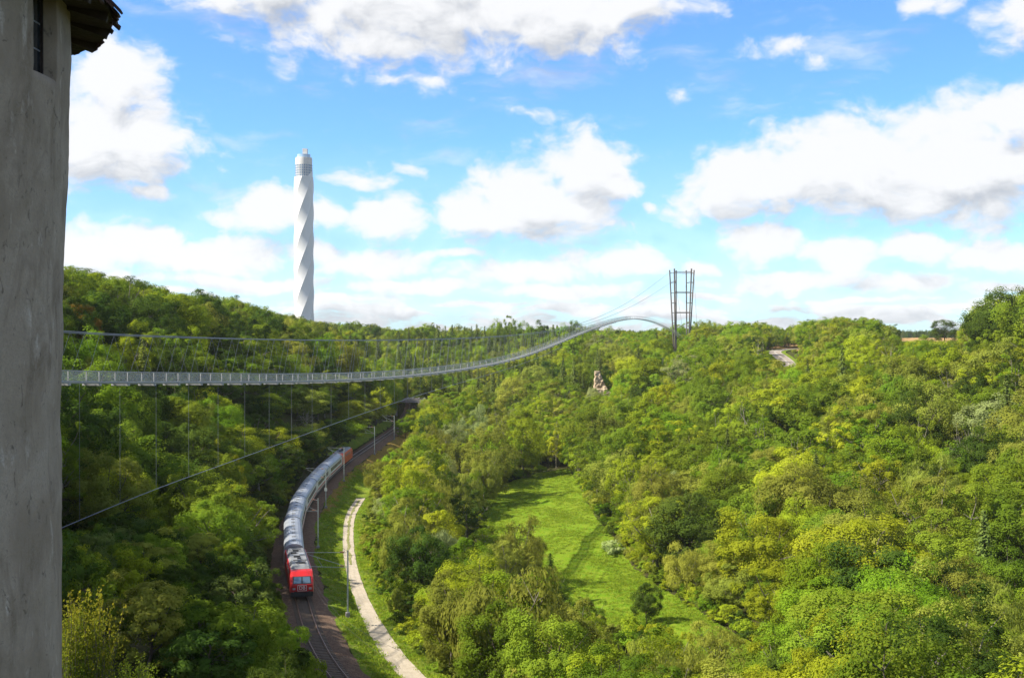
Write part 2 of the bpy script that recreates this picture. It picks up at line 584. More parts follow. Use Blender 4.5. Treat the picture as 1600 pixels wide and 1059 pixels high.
# foliage palette: (dark tint, light tint)
LEAF = {
    'yellow': leaf_mat('leaf_yellow_green', (0.198, 0.248, .014), (0.341, 0.380, .024)),
    'green': leaf_mat('leaf_mid_green', (0.101, 0.165, .014), (0.220, 0.286, .024)),
    'fresh': leaf_mat('leaf_fresh_green', (0.121, 0.209, .012), (0.237, 0.325, .022)),
    'dark': leaf_mat('leaf_dark_green', (0.040, 0.075, .012), (0.097, 0.143, .020)),
    'olive': leaf_mat('leaf_olive', (0.171, 0.198, .026), (0.292, 0.310, .048)),
    'grey': leaf_mat('leaf_grey_green', (0.198, 0.231, .075), (0.319, 0.352, .130)),
    'orange': leaf_mat('leaf_orange_brown', (0.220, 0.121, .018), (0.363, 0.193, .026)),
    'conifer': leaf_mat('needle_green', (0.057, 0.092, .022), (0.138, 0.172, .036), .2),
    'pale': leaf_mat('leaf_cream', (0.187, 0.264, .06), (0.440, 0.473, .22)),
}


def plaster_mat():
    m, nt, out = new_mat('old_plaster')
    N, L = nt.nodes, nt.links
    b = N.new('ShaderNodeBsdfPrincipled')
    b.inputs['Roughness'].default_value = 0.92
    b.inputs['Specular IOR Level'].default_value = 0.1
    tc = N.new('ShaderNodeTexCoord')

    def nz(s, d=6, z=1.0, dist=0.0):
        mp = N.new('ShaderNodeMapping'); mp.inputs['Scale'].default_value = (s, s, s * z)
        L.new(tc.outputs['Object'], mp.inputs[0])
        n = N.new('ShaderNodeTexNoise'); n.inputs['Scale'].default_value = 1; n.inputs['Detail'].default_value = d
        n.inputs['Roughness'].default_value = .62; n.inputs['Distortion'].default_value = dist
        L.new(mp.outputs[0], n.inputs['Vector'])
        return n.outputs['Fac']

    def blend(fac, lo, hi, c, prev):
        mr = N.new('ShaderNodeMapRange'); mr.inputs[1].default_value = lo; mr.inputs[2].default_value = hi
        L.new(fac, mr.inputs[0])
        mx = N.new('ShaderNodeMix'); mx.data_type = 'RGBA'
        L.new(mr.outputs[0], mx.inputs[0])
        if isinstance(prev, tuple): mx.inputs[6].default_value = (*prev, 1)
        else: L.new(prev, mx.inputs[6])
        mx.inputs[7].default_value = (*c, 1)
        return mx.outputs[2]
    c = blend(nz(1.1, 5, .8), .40, .62, (.33, .285, .225), (.235, .195, .145))
    c = blend(nz(2.2, 6, .5, .8), .50, .66, (.185, .15, .11), c)        # brown stains
    c = blend(nz(4.5, 5, .35, .3), .60, .72, (.43, .395, .34), c)        # washed pale streaks
    c = blend(nz(5.5, 6, .8, 1.4), .60, .68, (.115, .095, .075), c)       # small dark flakes
    c = blend(nz(38, 4), .45, .75, (.24, .205, .165), c)
    L.new(c, b.inputs['Base Color'])
    bp = N.new('ShaderNodeBump'); bp.inputs['Strength'].default_value = .35; bp.inputs['Distance'].default_value = .015
    L.new(nz(22, 8), bp.inputs['Height'])
    bp2 = N.new('ShaderNodeBump'); bp2.inputs['Strength'].default_value = .5; bp2.inputs['Distance'].default_value = .05
    L.new(nz(5, 6), bp2.inputs['Height']); L.new(bp.outputs[0], bp2.inputs['Normal'])
    L.new(bp2.outputs[0], b.inputs['Normal'])
    L.new(b.outputs[0], out.inputs['Surface'])
    return m


M['plaster'] = plaster_mat()


def netting_mat():
    m, nt, out = new_mat('wire_netting')
    N, L = nt.nodes, nt.links
    d = N.new('ShaderNodeBsdfPrincipled'); d.inputs['Base Color'].default_value = (.42, .43, .43, 1)
    d.inputs['Roughness'].default_value = .6
    t = N.new('ShaderNodeBsdfTransparent')
    tc = N.new('ShaderNodeTexCoord')
    n = N.new('ShaderNodeTexNoise'); n.inputs['Scale'].default_value = 2.0
    L.new(tc.outputs['Object'], n.inputs['Vector'])
    mr = N.new('ShaderNodeMapRange'); mr.inputs[3].default_value = .20; mr.inputs[4].default_value = .34
    L.new(n.outputs['Fac'], mr.inputs[0])
    ms = N.new('ShaderNodeMixShader')
    L.new(mr.outputs[0], ms.inputs[0]); L.new(t.outputs[0], ms.inputs[1]); L.new(d.outputs[0], ms.inputs[2])
    L.new(ms.outputs[0], out.inputs['Surface'])
    return m


M['netting'] = netting_mat()


def grating_mat():
    m, nt, out = new_mat('open_steel_grating')
    N, L = nt.nodes, nt.links
    d = N.new('ShaderNodeBsdfPrincipled'); d.inputs['Base Color'].default_value = (.50, .50, .50, 1)
    d.inputs['Roughness'].default_value = .6; d.inputs['Metallic'].default_value = .3
    t = N.new('ShaderNodeBsdfTransparent')
    tc = N.new('ShaderNodeTexCoord')
    n = N.new('ShaderNodeTexNoise'); n.inputs['Scale'].default_value = 1.0
    L.new(tc.outputs['Object'], n.inputs['Vector'])
    mr = N.new('ShaderNodeMapRange'); mr.inputs[3].default_value = .16; mr.inputs[4].default_value = .26
    L.new(n.outputs['Fac'], mr.inputs[0])
    ms = N.new('ShaderNodeMixShader')
    L.new(mr.outputs[0], ms.inputs[0]); L.new(t.outputs[0], ms.inputs[1]); L.new(d.outputs[0], ms.inputs[2])
    L.new(ms.outputs[0], out.inputs['Surface'])
    return m


M['grating'] = grating_mat()


def water_mat():
    m, nt, out = new_mat('river_water')
    N, L = nt.nodes, nt.links
    b = N.new('ShaderNodeBsdfPrincipled')
    b.inputs['Base Color'].default_value = (.012, .018, .012, 1); b.inputs['Roughness'].default_value = .08
    tc = N.new('ShaderNodeTexCoord')
    n = N.new('ShaderNodeTexNoise'); n.inputs['Scale'].default_value = 1.2; n.inputs['Detail'].default_value = 4
    L.new(tc.outputs['Object'], n.inputs['Vector'])
    bp = N.new('ShaderNodeBump'); bp.inputs['Strength'].default_value = .25; bp.inputs['Distance'].default_value = .05
    L.new(n.outputs['Fac'], bp.inputs['Height']); L.new(bp.outputs[0], b.inputs['Normal'])
    L.new(b.outputs[0], out.inputs['Surface'])
    return m


M['water'] = water_mat()

# ---------------------------------------------------------------- lines of the valley
RAIL_Z = -34.0
rail_x = Spline([40, 60, 77, 99, 115, 131, 148, 166, 185, 205, 225, 247, 280, 320, 360, 430],
                [14, -4.5, -17, -26.6, -32.2, -36.6, -40.0, -42.2, -43.5, -43.9, -43.4, -42.6, -41.6, -43.0, -46.5, -56])
path_x = Spline([50, 62, 72, 81.5, 91.5, 104.6, 125.5, 142, 155, 168, 185, 205], [14, 5.5, -3, -10, -15, -19.9, -26.1, -29.8, -32.0, -33.0, -33.4, -31])
river_x = Spline([40, 90, 120, 160, 200, 240, 290, 340, 400], [22, 8, -2, -12, -16.5, -13, -4, -8, -22])

# country road on the right: an S bend seen end-on
road_pts = [at(1256, 598, 560), at(1244, 582, 590), at(1231, 566.5, 625), at(1219, 556.5, 660), at(1211.5, 551.5, 690), at(1211, 549.0, 715), at(1217, 547.0, 740), at(1230, 545.5, 770), at(1246, 544.5, 800)]
# the bend: near branch right, bulging left, then away to the right
rp = []
for i in range(len(road_pts) - 1):
    for k in range(8):
        a0 = road_pts[max(i - 1, 0)]; a1 = road_pts[i]; a2 = road_pts[i + 1]; a3 = road_pts[min(i + 2, len(road_pts) - 1)]
        t = k / 8
        rp.append(0.5 * ((2 * a1) + (a2 - a0) * t + (2 * a0 - 5 * a1 + 4 * a2 - a3) * t * t + (3 * a1 - a0 - 3 * a2 + a3) * t ** 3))
rp.append(road_pts[-1])
ROAD = rp


ROADN = np.array([(p.x, p.y, p.z - CAMZ) for p in ROAD])

ctrl = [  # (X, u, z) ground heights relative to the eye
    (-50, 100, -30), (-60, 120, -27), (-75, 130, -17), (-90, 150, -6), (-70, 190, -14), (-95, 190, -2), (-130, 190, 8), (-130, 160, 14), (-150, 220, 10), (-128, 145, 13),  # unseen far-left hill heights in this list are raised to cast shade
    (-62, 225, -22), (-90, 220, -5), (-60, 260, -22), (-82, 250, -11), (-80, 300, -12), (-110, 300, -6), (-74, 380, -20),
    (-70, 340, -20), (-100, 400, -11), (-120, 500, -13), (-130, 130, 14), (-104, 112, 4), (-90, 96, -3), (-115, 95, 8), (-52, 160, -31),
    (-33, 80, -25), (-22, 70, -31.5), (-20, 37, -18), (-30, 55, -17), (-45, 70, -20), (-60, 70, -7), (-75, 82, 0), (-10, 45, -25), (10, 40, -31),
    (30, 60, -41), (60, 70, -44), (0, 10, -30), (-20, 10, -22), (-60, 20, -10), (-85, 50, 2), (60, 10, -40), (100, 60, -41), (140, 120, -31),
    (10, 75, -43), (8, 90, -44), (2, 110, -44), (-8, 130, -43.5), (-14, 160, -44), (-18, 190, -44.5), (-20, 230, -44), (-18, 280, -43),
    (20, 114, -45), (14, 166, -45), (6, 250, -45), (28, 130, -45), (10, 200, -45), (22, 200, -45), (0, 230, -45), (30, 100, -45), (40, 85, -45),
    (34, 116, -45), (49, 120, -44.5), (79, 120, -42), (50, 150, -43), (74, 180, -37), (105, 160, -34), (102, 250, -27), (143, 350, -13),
    (120, 200, -24), (144, 212, -15), (150, 235, -8), (180, 240, -5), (34, 210, -43.5), (60, 240, -37), (49, 300, -33), (80, 350, -24), (118, 480, -15), (118, 515, -13),
    (125, 600, -13), (47, 380, -27), (12, 300, -41), (-29, 350, -39), (-40, 440, -36), (-50, 560, -16), (-50, 620, -13), (40, 560, -15),
    (90, 560, -14), (136, 400, -13), (130, 440, -12.5), (150, 480, -12), (240, 450, -5.5), (300, 450, -5), (300, 620, -5), (200, 330, -9), (240, 300, -4),
    (170, 300, -10), (30, 460, -22), (0, 520, -24), (-30, 400, -39), (10, 380, -36), (200, 160, -8), (230, 80, -20),
]
for u_ in (50, 60, 77, 99, 131, 166, 200, 247, 290, 330):
    ctrl.append((float(rail_x(u_)), u_, RAIL_Z - .5))
    if u_ < 220:
        ctrl.append((float(rail_x(u_)) + 9, u_, -36.2))
    else:
        ctrl.append((float(rail_x(u_)) + 8, u_, -35.5))
C_ = np.array(ctrl, float)


def _tps(A, B):
    r2 = ((A[:, None, :] - B[None, :, :]) ** 2).sum(-1)
    return np.where(r2 > 1e-9, r2 * np.log(np.maximum(r2, 1e-9)), 0)


_SC = 100.0
_xy = C_[:, :2] / _SC
_n = len(_xy)
_A = np.zeros((_n + 3, _n + 3))
_A[:_n, :_n] = _tps(_xy, _xy) + np.eye(_n) * 0.0015
_A[:_n, _n] = 1; _A[:_n, _n + 1:] = _xy
_A[_n, :_n] = 1; _A[_n + 1:, :_n] = _xy.T
_w = np.linalg.solve(_A, np.concatenate([C_[:, 2], np.zeros(3)]))


def smooth01(t):
    t = np.clip(t, 0, 1)
    return t * t * (3 - 2 * t)


def terrain_z(X, U):
    """relative heights; X metres, U depth unit (arrays)"""
    X = np.asarray(X, float); U = np.asarray(U, float)
    sh = X.shape
    Xc = np.clip(X.ravel(), -140, 320); Uc = np.clip(U.ravel(), 5, 630)
    q = np.stack([Xc, Uc], 1) / _SC
    z = np.empty(len(q))
    for i in range(0, len(q), 20000):
        s = slice(i, i + 20000)
        z[s] = _tps(q[s], _xy) @ _w[:_n] + _w[_n] + q[s] @ _w[_n + 1:]
    z = np.clip(z, -46.5, 15)
    Xr = X.ravel(); Ur = U.ravel()
    # a little unevenness
    z += 0.35 * np.sin(Xr * .21 + 1.3) * np.sin(Ur * .17 + .4) + .2 * np.sin(Xr * .53 + Ur * .37)
    # river bed
    d = np.abs(Xr - river_x(np.clip(Ur, 40, 400)))
    z = np.where((Ur > 40) & (Ur < 400), z - 2.6 * smooth01((7 - d) / 4), z)
    # gravel path bench
    pu = np.clip(Ur, 50, 205)
    d = np.abs(Xr - path_x(pu))
    wpt = smooth01((6.5 - d) / 4.0) * (Ur > 48) * smooth01((212 - Ur) / 8)
    z = z * (1 - wpt) + (-36.4 - .0 * pu) * wpt
    # railway bench
    ru = np.clip(Ur, 40, 430)
    d = np.abs(Xr - rail_x(ru))
    wr = smooth01((8.0 - d) / 4.2) * (Ur > 30) * smooth01((445 - Ur) / 20)
    z = z * (1 - wr) + (RAIL_Z - 0.75) * wr
    # cutting and bank of the country road
    sel = np.where((Xr > 90) & (Xr < 260) & (Ur * K > 520) & (Ur * K < 840))[0]
    if len(sel):
        dx = Xr[sel, None] - ROADN[None, :, 0]; dy = Ur[sel, None] * K - ROADN[None, :, 1]
        d2 = dx * dx + dy * dy
        j = d2.argmin(1); d = np.sqrt(d2[np.arange(len(sel)), j])
        w = smooth01((19 - d) / 9)
        z[sel] = z[sel] * (1 - w) + (ROADN[j, 2] - .55) * w
    # plain far away
    far = smooth01((Ur - 640) / 120) + smooth01((np.abs(Xr - 60) - 420) / 200)
    far = np.clip(far, 0, 1)
    z = z * (1 - far) + (-15.0) * far
    return z.reshape(sh)


def geo(a, r, n):
    return np.array([a * (r ** i) for i in range(1, n + 1)])


gx = np.concatenate([(-190 - geo(6, 1.33, 18))[::-1], np.arange(-190, 340, 2.5), 340 + geo(6, 1.33, 18)])
gy = np.concatenate([(-5 - geo(6, 1.33, 18))[::-1], np.arange(-5, 1010, 2.5), 1010 + geo(6, 1.33, 18)])
GX, GY = np.meshgrid(gx, gy)
GZ = terrain_z(GX, GY / K) + CAMZ
ny, nx = GX.shape
idx = np.arange(nx * ny).reshape(ny, nx)
faces = np.stack([idx[:-1, :-1], idx[:-1, 1:], idx[1:, 1:], idx[1:, :-1]], -1).reshape(-1, 4)
terr = link('ground', mesh_np('ground', np.stack([GX, GY, GZ], -1).reshape(-1, 3), faces, M['floor'], True))
tag(terr, kind='structure')


def H(x, y):
    """ground height (world) under a point, bilinear on the ground sheet"""
    x = np.asarray(x, float); y = np.asarray(y, float)
    i = np.clip(np.searchsorted(gx, x) - 1, 0, nx - 2); j = np.clip(np.searchsorted(gy, y) - 1, 0, ny - 2)
    tx = (x - gx[i]) / (gx[i + 1] - gx[i]); ty = (y - gy[j]) / (gy[j + 1] - gy[j])
    return (GZ[j, i] * (1 - tx) * (1 - ty) + GZ[j, i + 1] * tx * (1 - ty) + GZ[j + 1, i] * (1 - tx) * ty + GZ[j + 1, i + 1] * tx * ty)


def sheet(name, us, left, right, nacross, lift, mat, smooth=True, edge=0.0, zfun=None):
    """a strip that follows the ground between two lines left(u), right(u)"""
    us = np.asarray(us, float)
    t = np.linspace(0, 1, nacross)
    l = np.array([left(u) for u in us], float); r = np.array([right(u) for u in us], float)
    if edge:
        l = l + edge * np.array([mnoise.noise((u * .35, 3.1, 0)) + .6 * mnoise.noise((u * 1.3, 7.7, 0)) for u in us])
        r = r + edge * np.array([mnoise.noise((u * .35, 13.1, 0)) + .6 * mnoise.noise((u * 1.3, 27.7, 0)) for u in us])
    X = l[:, None] * (1 - t) + r[:, None] * t
    Y = np.repeat(us[:, None] * K, nacross, 1)
    Z = H(X, Y) + lift
    if zfun is not None:
        Z = zfun(X, Y, Z)
    n = len(us)
    ii = np.arange(n * nacross).reshape(n, nacross)
    f = np.stack([ii[:-1, :-1], ii[:-1, 1:], ii[1:, 1:], ii[1:, :-1]], -1).reshape(-1, 4)
    o = link(name, mesh_np(name, np.stack([X, Y, Z], -1).reshape(-1, 3), f, mat, smooth))
    return tag(o, kind='structure')


# meadow on the valley floor
mead_l = Spline([88, 100, 114, 131, 144, 161, 183, 203, 229, 252], [36, 28, 16, 7, 1, -3, -8, -8, -3, 10])
mead_r = Spline([88, 100, 114, 131, 144, 161, 183, 203, 229, 252], [43, 40, 34, 28.5, 24.5, 22.5, 21, 20, 19.5, 18])
sheet('meadow', np.arange(88, 252, 1.2), mead_l, mead_r, 22, .10, M['meadow'], edge=1.0)
# green verge between railway and path, and dry bank further up
sheet('grass_verge', np.arange(48, 206, 1.0), lambda u: rail_x(u) + 3.4 + .6 * math.sin(u * .3), lambda u: path_x(u) + 7.5, 18, .09, M['verge'], edge=.8)
sheet('dry_grass_bank', np.arange(150, 300, 1.0), lambda u: rail_x(u) + 3.7, lambda u: rail_x(u) + 5.2 + 5.0 * float(smooth01((u - 190) / 35)), 10, .16, M['dry'], edge=1.2)
sheet('trackside_grass', np.arange(210, 300, 1.0), lambda u: rail_x(u) - 6.0, lambda u: rail_x(u) - 3.6, 6, .10, M['verge'], edge=.8)
def path_w(u):
    return .95 + .42 * float(smooth01((112 - u) / 28))


# gravel path: two wheel tracks with a grassy middle further up
sheet('gravel_path', np.arange(52, 172, .6), lambda u: path_x(u) - path_w(u), lambda u: path_x(u) + path_w(u), 8, .15, M['gravel'], edge=.08)
sheet('path_middle', np.arange(122, 170, .6), lambda u: path_x(u) - .22, lambda u: path_x(u) + .22, 4, .19, M['pathgrass'], edge=.30)
# shaded footpath on the near slope
foot = Spline([45, 58, 68, 80, 95, 110], [-24.5, -27.5, -30, -33.5, -38.5, -45])
sheet('footpath', np.arange(48, 108, .8), lambda u: foot(u) - .5, lambda u: foot(u) + .5, 5, .12, M['dirt'], edge=.3)


# river
def flat_river(X, Y, Z):
    return np.full_like(Z, CAMZ - 46.9)


sheet('river', np.arange(60, 395, 2.0), lambda u: river_x(u) - 5.5, lambda u: river_x(u) + 5.5, 4, 0, M['water'], zfun=flat_river)

# stubble field on the plateau at the right
fx = np.linspace(170, 420, 40); fy = np.linspace(650, 1000, 40)
FX, FY = np.meshgrid(fx, fy)
FZ = H(FX, FY) + .25
ii = np.arange(1600).reshape(40, 40)
tag(link('field', mesh_np('field', np.stack([FX, FY, FZ], -1).reshape(-1, 3), np.stack([ii[:-1, :-1], ii[:-1, 1:], ii[1:, 1:], ii[1:, :-1]], -1).reshape(-1, 4), M['field'], True)), kind='structure')

def ribbon(name, pts, w, mat, lift, off=0.0, seg=None, kind='structure', thick=0.0):
    vs = []; fs = []
    n = len(pts)
    for i, p in enumerate(pts):
        t = pts[min(i + 1, n - 1)] - pts[max(i - 1, 0)]
        s = Vector((t.y, -t.x, 0)).normalized()
        c = p + s * off
        vs += [c - s * w / 2 + Vector((0, 0, lift)), c + s * w / 2 + Vector((0, 0, lift))]
    for i in range(n - 1):
        if seg and (i // seg) % 2: continue
        fs.append((2 * i, 2 * i + 1, 2 * i + 3, 2 * i + 2))
    mb = MB(); mb.add(vs, fs)
    if thick:
        mb.add([Vector(v) - Vector((0, 0, thick)) for v in vs], [q[::-1] for q in fs])
    o = mb.build(name, mat)
    return tag(o, kind=kind)


ribbon('road', ROAD, 7.4, M['asphalt'], 0.0)
ribbon('road_shoulder', ROAD, 12.5, M['verge'], -0.10)
road = bpy.data.objects['road']
ribbon('centre_line', ROAD, .28, M['roadpaint'], .012)
ribbon('edge_line', ROAD, .12, M['roadpaint'], .012, off=3.3)
ribbon('edge_line', ROAD, .12, M['roadpaint'], .012, off=-3.3)
for o in list(col.objects):
    if o.name.startswith(('centre_line', 'edge_line')):
        o.parent = road
        if 'kind' in o: del o['kind']

# ---------------------------------------------------------------- old round tower beside the camera
TC = Vector((-8.4, 13.0)); TR = 3.37


def tower_radius(z):   # z relative to the eye
    return TR + .030 * max(z, -.8) + .014 * max(0.0, min(1.0, (-z - .8) / 3.2))


def phi_for_px(px, z=2.5):
    best = None
    for k in range(4000):
        ph = -math.pi * .75 + k / 4000 * math.pi * 1.0
        r = tower_radius(z)
        x = TC.x + r * math.cos(ph); y = TC.y + r * math.sin(ph)
        nx_, ny_ = math.cos(ph), math.sin(ph)
        if nx_ * x + ny_ * y > 0: continue     # faces away
        d = abs(800 + F * x / y - px)
        if best is None or d < best[0]: best = (d, ph)
    return best[1]


def old_tower():
    root = empty('old_tower', (TC.x, TC.y, CAMZ - 32))
    tag(root, 'old round tower with stained grey plaster and tiled eave at the left edge', 'tower')
    inv = Vector((TC.x, TC.y, CAMZ - 32))
    p1 = phi_for_px(50); p2 = phi_for_px(86)
    z1, z2 = 2.72, 4.6
    ph = sorted(set([round(x, 5) for x in list(np.linspace(0, 2 * math.pi, 97)[:-1] - math.pi)] + list(np.round(np.linspace(-1.6, 0.9, 110), 5)) + [p1, p2]))
    # keep clean columns at the window jambs
    ph = [x for x in ph if x in (p1, p2) or (abs(x - p1) > .008 and abs(x - p2) > .008)]
    zs = sorted(set(list(np.round(np.concatenate([np.linspace(-33, -8, 26), np.linspace(-7.9, 3.7, 130)]), 4)) + [z1]))
    zs = [z for z in zs if z == z1 or abs(z - z1) > .03]
    vs = []; fs = []

    def disp(a, z):
        q = Vector((math.cos(a) * 3.4, math.sin(a) * 3.4, z))
        return .030 * mnoise.noise(q * .9) + .016 * mnoise.noise(q * 2.4 + Vector((5, 1, 2))) + .007 * mnoise.noise(q * 7)
    n = len(ph)
    for z in zs:
        for a in ph:
            r = tower_radius(z) + disp(a, z)
            vs.append((r * math.cos(a), r * math.sin(a), z + 32))
    i1, i2, k1 = ph.index(p1), ph.index(p2), zs.index(z1)
    for k in range(len(zs) - 1):
        for i in range(n):
            if k >= k1 and i1 <= i < i2: continue
            j = (i + 1) % n
            fs.append((k * n + i, k * n + j, (k + 1) * n + j, (k + 1) * n + i))
    o = len(vs)
    # reveal: jambs and sloping sill
    depth = .6
    am = (p1 + p2) / 2
    inward = Vector((-math.cos(am), -math.sin(am), 0))
    near = [k * n + i1 for k in range(k1, len(zs))]; farj = [k * n + i2 for k in range(k1, len(zs))]
    for lst in (near, farj):
        base = len(vs)
        for q in lst:
            p = Vector(vs[q]) + inward * depth
            vs.append(tuple(p))
        for k in range(len(lst) - 1):
            fs.append((lst[k], lst[k + 1], base + k + 1, base + k))
    sill = [k1 * n + i for i in range(i1, i2 + 1)]
    base = len(vs)
    for q in sill:
        p = Vector(vs[q]) + inward * depth + Vector((0, 0, .10)); vs.append(tuple(p))
    for k in range(len(sill) - 1):
        fs.append((sill[k], sill[k + 1], base + k + 1, base + k))
    mb = MB(); mb.add(vs, fs)
    w = mb.build('wall', M['plaster'], root, True)
    # window: dark glass with lead bars, set back in the reveal
    A = Vector(vs[near[0]]) + inward * .17; B = Vector(vs[farj[0]]) + inward * .17
    hgt = 1.1
    g = MB(); dirv = (B - A).normalized()
    g.bar(A + (B - A) * .5 + Vector((0, 0, 0)), A + (B - A) * .5 + Vector((0, 0, hgt)), (B - A).length * 1.1, .015)
    # panes one by one
    g = MB()
    win = MB()
    for q in (A, B):
        win.bar(q, q + Vector((0, 0, hgt)), .06, .06)
    win.bar(A + Vector((0, 0, .02)), B + Vector((0, 0, .02)), .06, .06)
    wo = win.build('window', M['wood'], root)
    hp = .29
    perp = Vector((-dirv.y, dirv.x, 0))
    for r in range(4):
        for c in range(3):
            a = A + (B - A) * (c / 3 + .01) + Vector((0, 0, .04 + r * hp)); b = A + (B - A) * ((c + 1) / 3 - .01) + Vector((0, 0, .04 + r * hp))
            m = MB()
            t = perp * .004
            up = Vector((0, 0, hp - .012))
            m.add([a - t, b - t, b - t + up, a - t + up, a + t, b + t, b + t + up, a + t + up], [(0, 1, 2, 3), (4, 7, 6, 5), (0, 4, 5, 1), (1, 5, 6, 2), (2, 6, 7, 3), (3, 7, 4, 0)])
            m.build('pane', M['window'], wo)
        bar = MB(); bar.bar(A + Vector((0, 0, .034 + r * hp)), B + Vector((0, 0, .034 + r * hp)), .016, .016)
        bar.build('glazing_bar', M['lead'], wo)
    # eave: boarded soffit, conical roof and a ragged ring of tiles
    ez = 3.62 + 32
    sof = MB()
    nseg = 72
    ring = []
    for rr, zz in ((3.38, ez + .06), (3.93, ez + .0), (3.93, ez + .05), (0.05, ez + 4.2)):
        ring.append([(rr * math.cos(2 * math.pi * k / nseg), rr * math.sin(2 * math.pi * k / nseg), zz) for k in range(nseg)])
    sof.loft(ring, cap=False)
    ro = sof.build('roof', M['wood'], root)
    rnd = random.Random(4)
    for k in range(30):
        a = 2 * math.pi * k / 30
        m = MB(); m.bar((3.3 * math.cos(a), 3.3 * math.sin(a), ez + .12), (3.90 * math.cos(a), 3.90 * math.sin(a), ez - .05), .09, .11)
        m.build('rafter', M['wood'], ro)
    ntile = 150
    for row in range(3):
        for k in range(ntile):
            a = 2 * math.pi * (k + .5 * row) / ntile
            # only the part of the ring that can be seen from the valley side
            if not (-1.9 < ((a + math.pi) % (2 * math.pi) - math.pi) < 2.2): continue
            over = rnd.uniform(-.05, .045) + (.07 if rnd.random() < .10 else 0) - (.06 if rnd.random() < .10 else 0)
            r0 = 4.01 + over - row * .16; r1 = r0 - .34
            wd = 2 * math.pi * r0 / ntile * .97
            m = MB()
            mm = Matrix.Rotation(a, 3, 'Z') @ Matrix.Rotation(R(44 + rnd.uniform(-6, 6)), 3, 'Y') @ Matrix.Rotation(rnd.uniform(-.06, .06), 3, 'X')
            c = Vector(((r0 + r1) / 2 * math.cos(a), (r0 + r1) / 2 * math.sin(a), ez + .12 + row * .15 + rnd.uniform(-.02, .02)))
            m.box(c, (.36, wd, .025), mm)
            m.build('tile', M['tile'], ro)
    return root


old_tower()


# ---------------------------------------------------------------- slender white twisted test tower on the horizon
def test_tower():
    Y0 = 1363.0
    base = at(475, 520, Y0); zb = -52.0; zt = (HOR - 277) / F * Y0
    root = empty('test_tower', (base.x, Y0, CAMZ + zb))
    tag(root, 'very tall slender white tower with spiralling fabric skin on the skyline', 'tower')
    Rt = 10.6; n = 6; pitch = 181.0
    nz_, na = 200, 96
    Hh = zt - zb
    rings = []
    z = np.linspace(0, Hh, nz_)
    for zz in z:
        ring = []
        tw = 2 * math.pi * zz / pitch
        for k in range(na):
            # angles packed so that the ridges fall on vertices
            f = (k % (na // n)) / (na // n)
            a = 2 * math.pi * k / na + tw
            th = (f - .5) * 2 * math.pi / n
            r = Rt * 1.035 * (.48 + .52 * math.cos(math.pi / n) / math.cos(th)) * (1.0 + .05 * (1 - zz / Hh))
            ring.append((r * math.cos(a), r * math.sin(a), zz))
        rings.append(ring)
    mb = MB(); mb.loft(rings)
    sk = mb.build('fabric_skin', M['fabric'], root)
    # head with visitor platform
    hd = MB()
    r_, nn = 9.3, 40
    prof = [(r_, Hh - 2), (r_, Hh + 20.5), (r_ * .97, Hh + 20.5), (r_ * .97, Hh + 21.5), (.1, Hh + 21.5)]
    hd.loft([[(rr * math.cos(2 * math.pi * k / nn), rr * math.sin(2 * math.pi * k / nn), zz) for k in range(nn)] for rr, zz in prof], cap=False)
    ho = hd.build('tower_head', M['concrete'], root, False)
    me = None
    for row in range(5):
        for k in range(28):
            a = 2 * math.pi * k / 28
            if me is None:
                m = MB(); m.box((0, 0, 0), (.3, 1.15, 2.1)); me = m.mesh('pane', M['glass_blue'])
            o = link('pane', me, ho)
            o.location = (r_ * math.cos(a), r_ * math.sin(a), Hh + 1.4 + row * 2.75)
            o.rotation_euler = (0, 0, a)
    pl = MB()
    nn = 32
    pl.loft([[(rr * math.cos(2 * math.pi * k / nn), rr * math.sin(2 * math.pi * k / nn), zz) for k in range(nn)] for rr, zz in ((7.4, Hh + 21.4), (7.4, Hh + 25.0), (7.0, Hh + 25.0), (.1, Hh + 25.2))], cap=False)
    pl.build('viewing_platform', M['glass_pale'], root)
    bx = MB(); bx.box((1.6, -1.0, Hh + 28.2), (5.2, 5.2, 6.4)); bx.build('lift_house', M['concrete'], root)
    # helical fabric collar that runs up round the head on the right
    cl = []
    for k in range(25):
        a = R(-52 + k * 7)
        top = 1.0 + 8 * math.sin(k / 24 * math.pi)
        cl.append([(9.7 * math.cos(a), 9.7 * math.sin(a), Hh - 1), (10.0 * math.cos(a), 9.9 * math.sin(a), Hh - 1), (9.9 * math.cos(a), 9.9 * math.sin(a), Hh + top * .25), (9.6 * math.cos(a), 9.6 * math.sin(a), Hh + top)])
    c = MB(); c.loft(cl); c.build('fabric_collar', M['fabric'], root)
    return root


test_tower()

# ---------------------------------------------------------------- suspension footbridge
ND = 135.0


def bd(px):      # depth of the bridge line at a photo column
    return ND * 1146.5 / (1257 - px)


def curve_from(pts):
    d = np.array([bd(p[0]) for p in pts]); z = np.array([(HOR - p[1]) / F * bd(p[0]) for p in pts])
    return Spline(d, z)


deck_zf = curve_from([(-60, 597.5), (30, 598.5), (110, 599), (200, 599.5), (300, 599), (400, 598.5), (500, 596.5), (600, 591.5), (700, 581), (800, 562), (850, 545), (900, 524), (940, 509), (985, 499), (1020, 503.5), (1040, 512), (1060, 525), (1076, 540)])
cab_zf = curve_from([(-60, 508), (97, 518.5), (200, 524), (300, 527), (400, 529.5), (500, 531), (640, 530.5), (750, 527), (850, 518), (900, 508.5), (930, 499.5), (1000, 466), (1047, 434), (1066, 421)])
low_zf = curve_from([(-60, 890), (97, 824), (233, 768), (350, 725), (500, 670), (630, 625), (740, 592), (830, 563), (880, 541)])
DSLOPE = (1257 - 800) / F      # dX/dY of the bridge axis
X0 = (110.5 - 800) / F * ND - DSLOPE * ND
axis = Vector((DSLOPE, 1, 0)).normalized(); side = Vector((axis.y, -axis.x, 0))


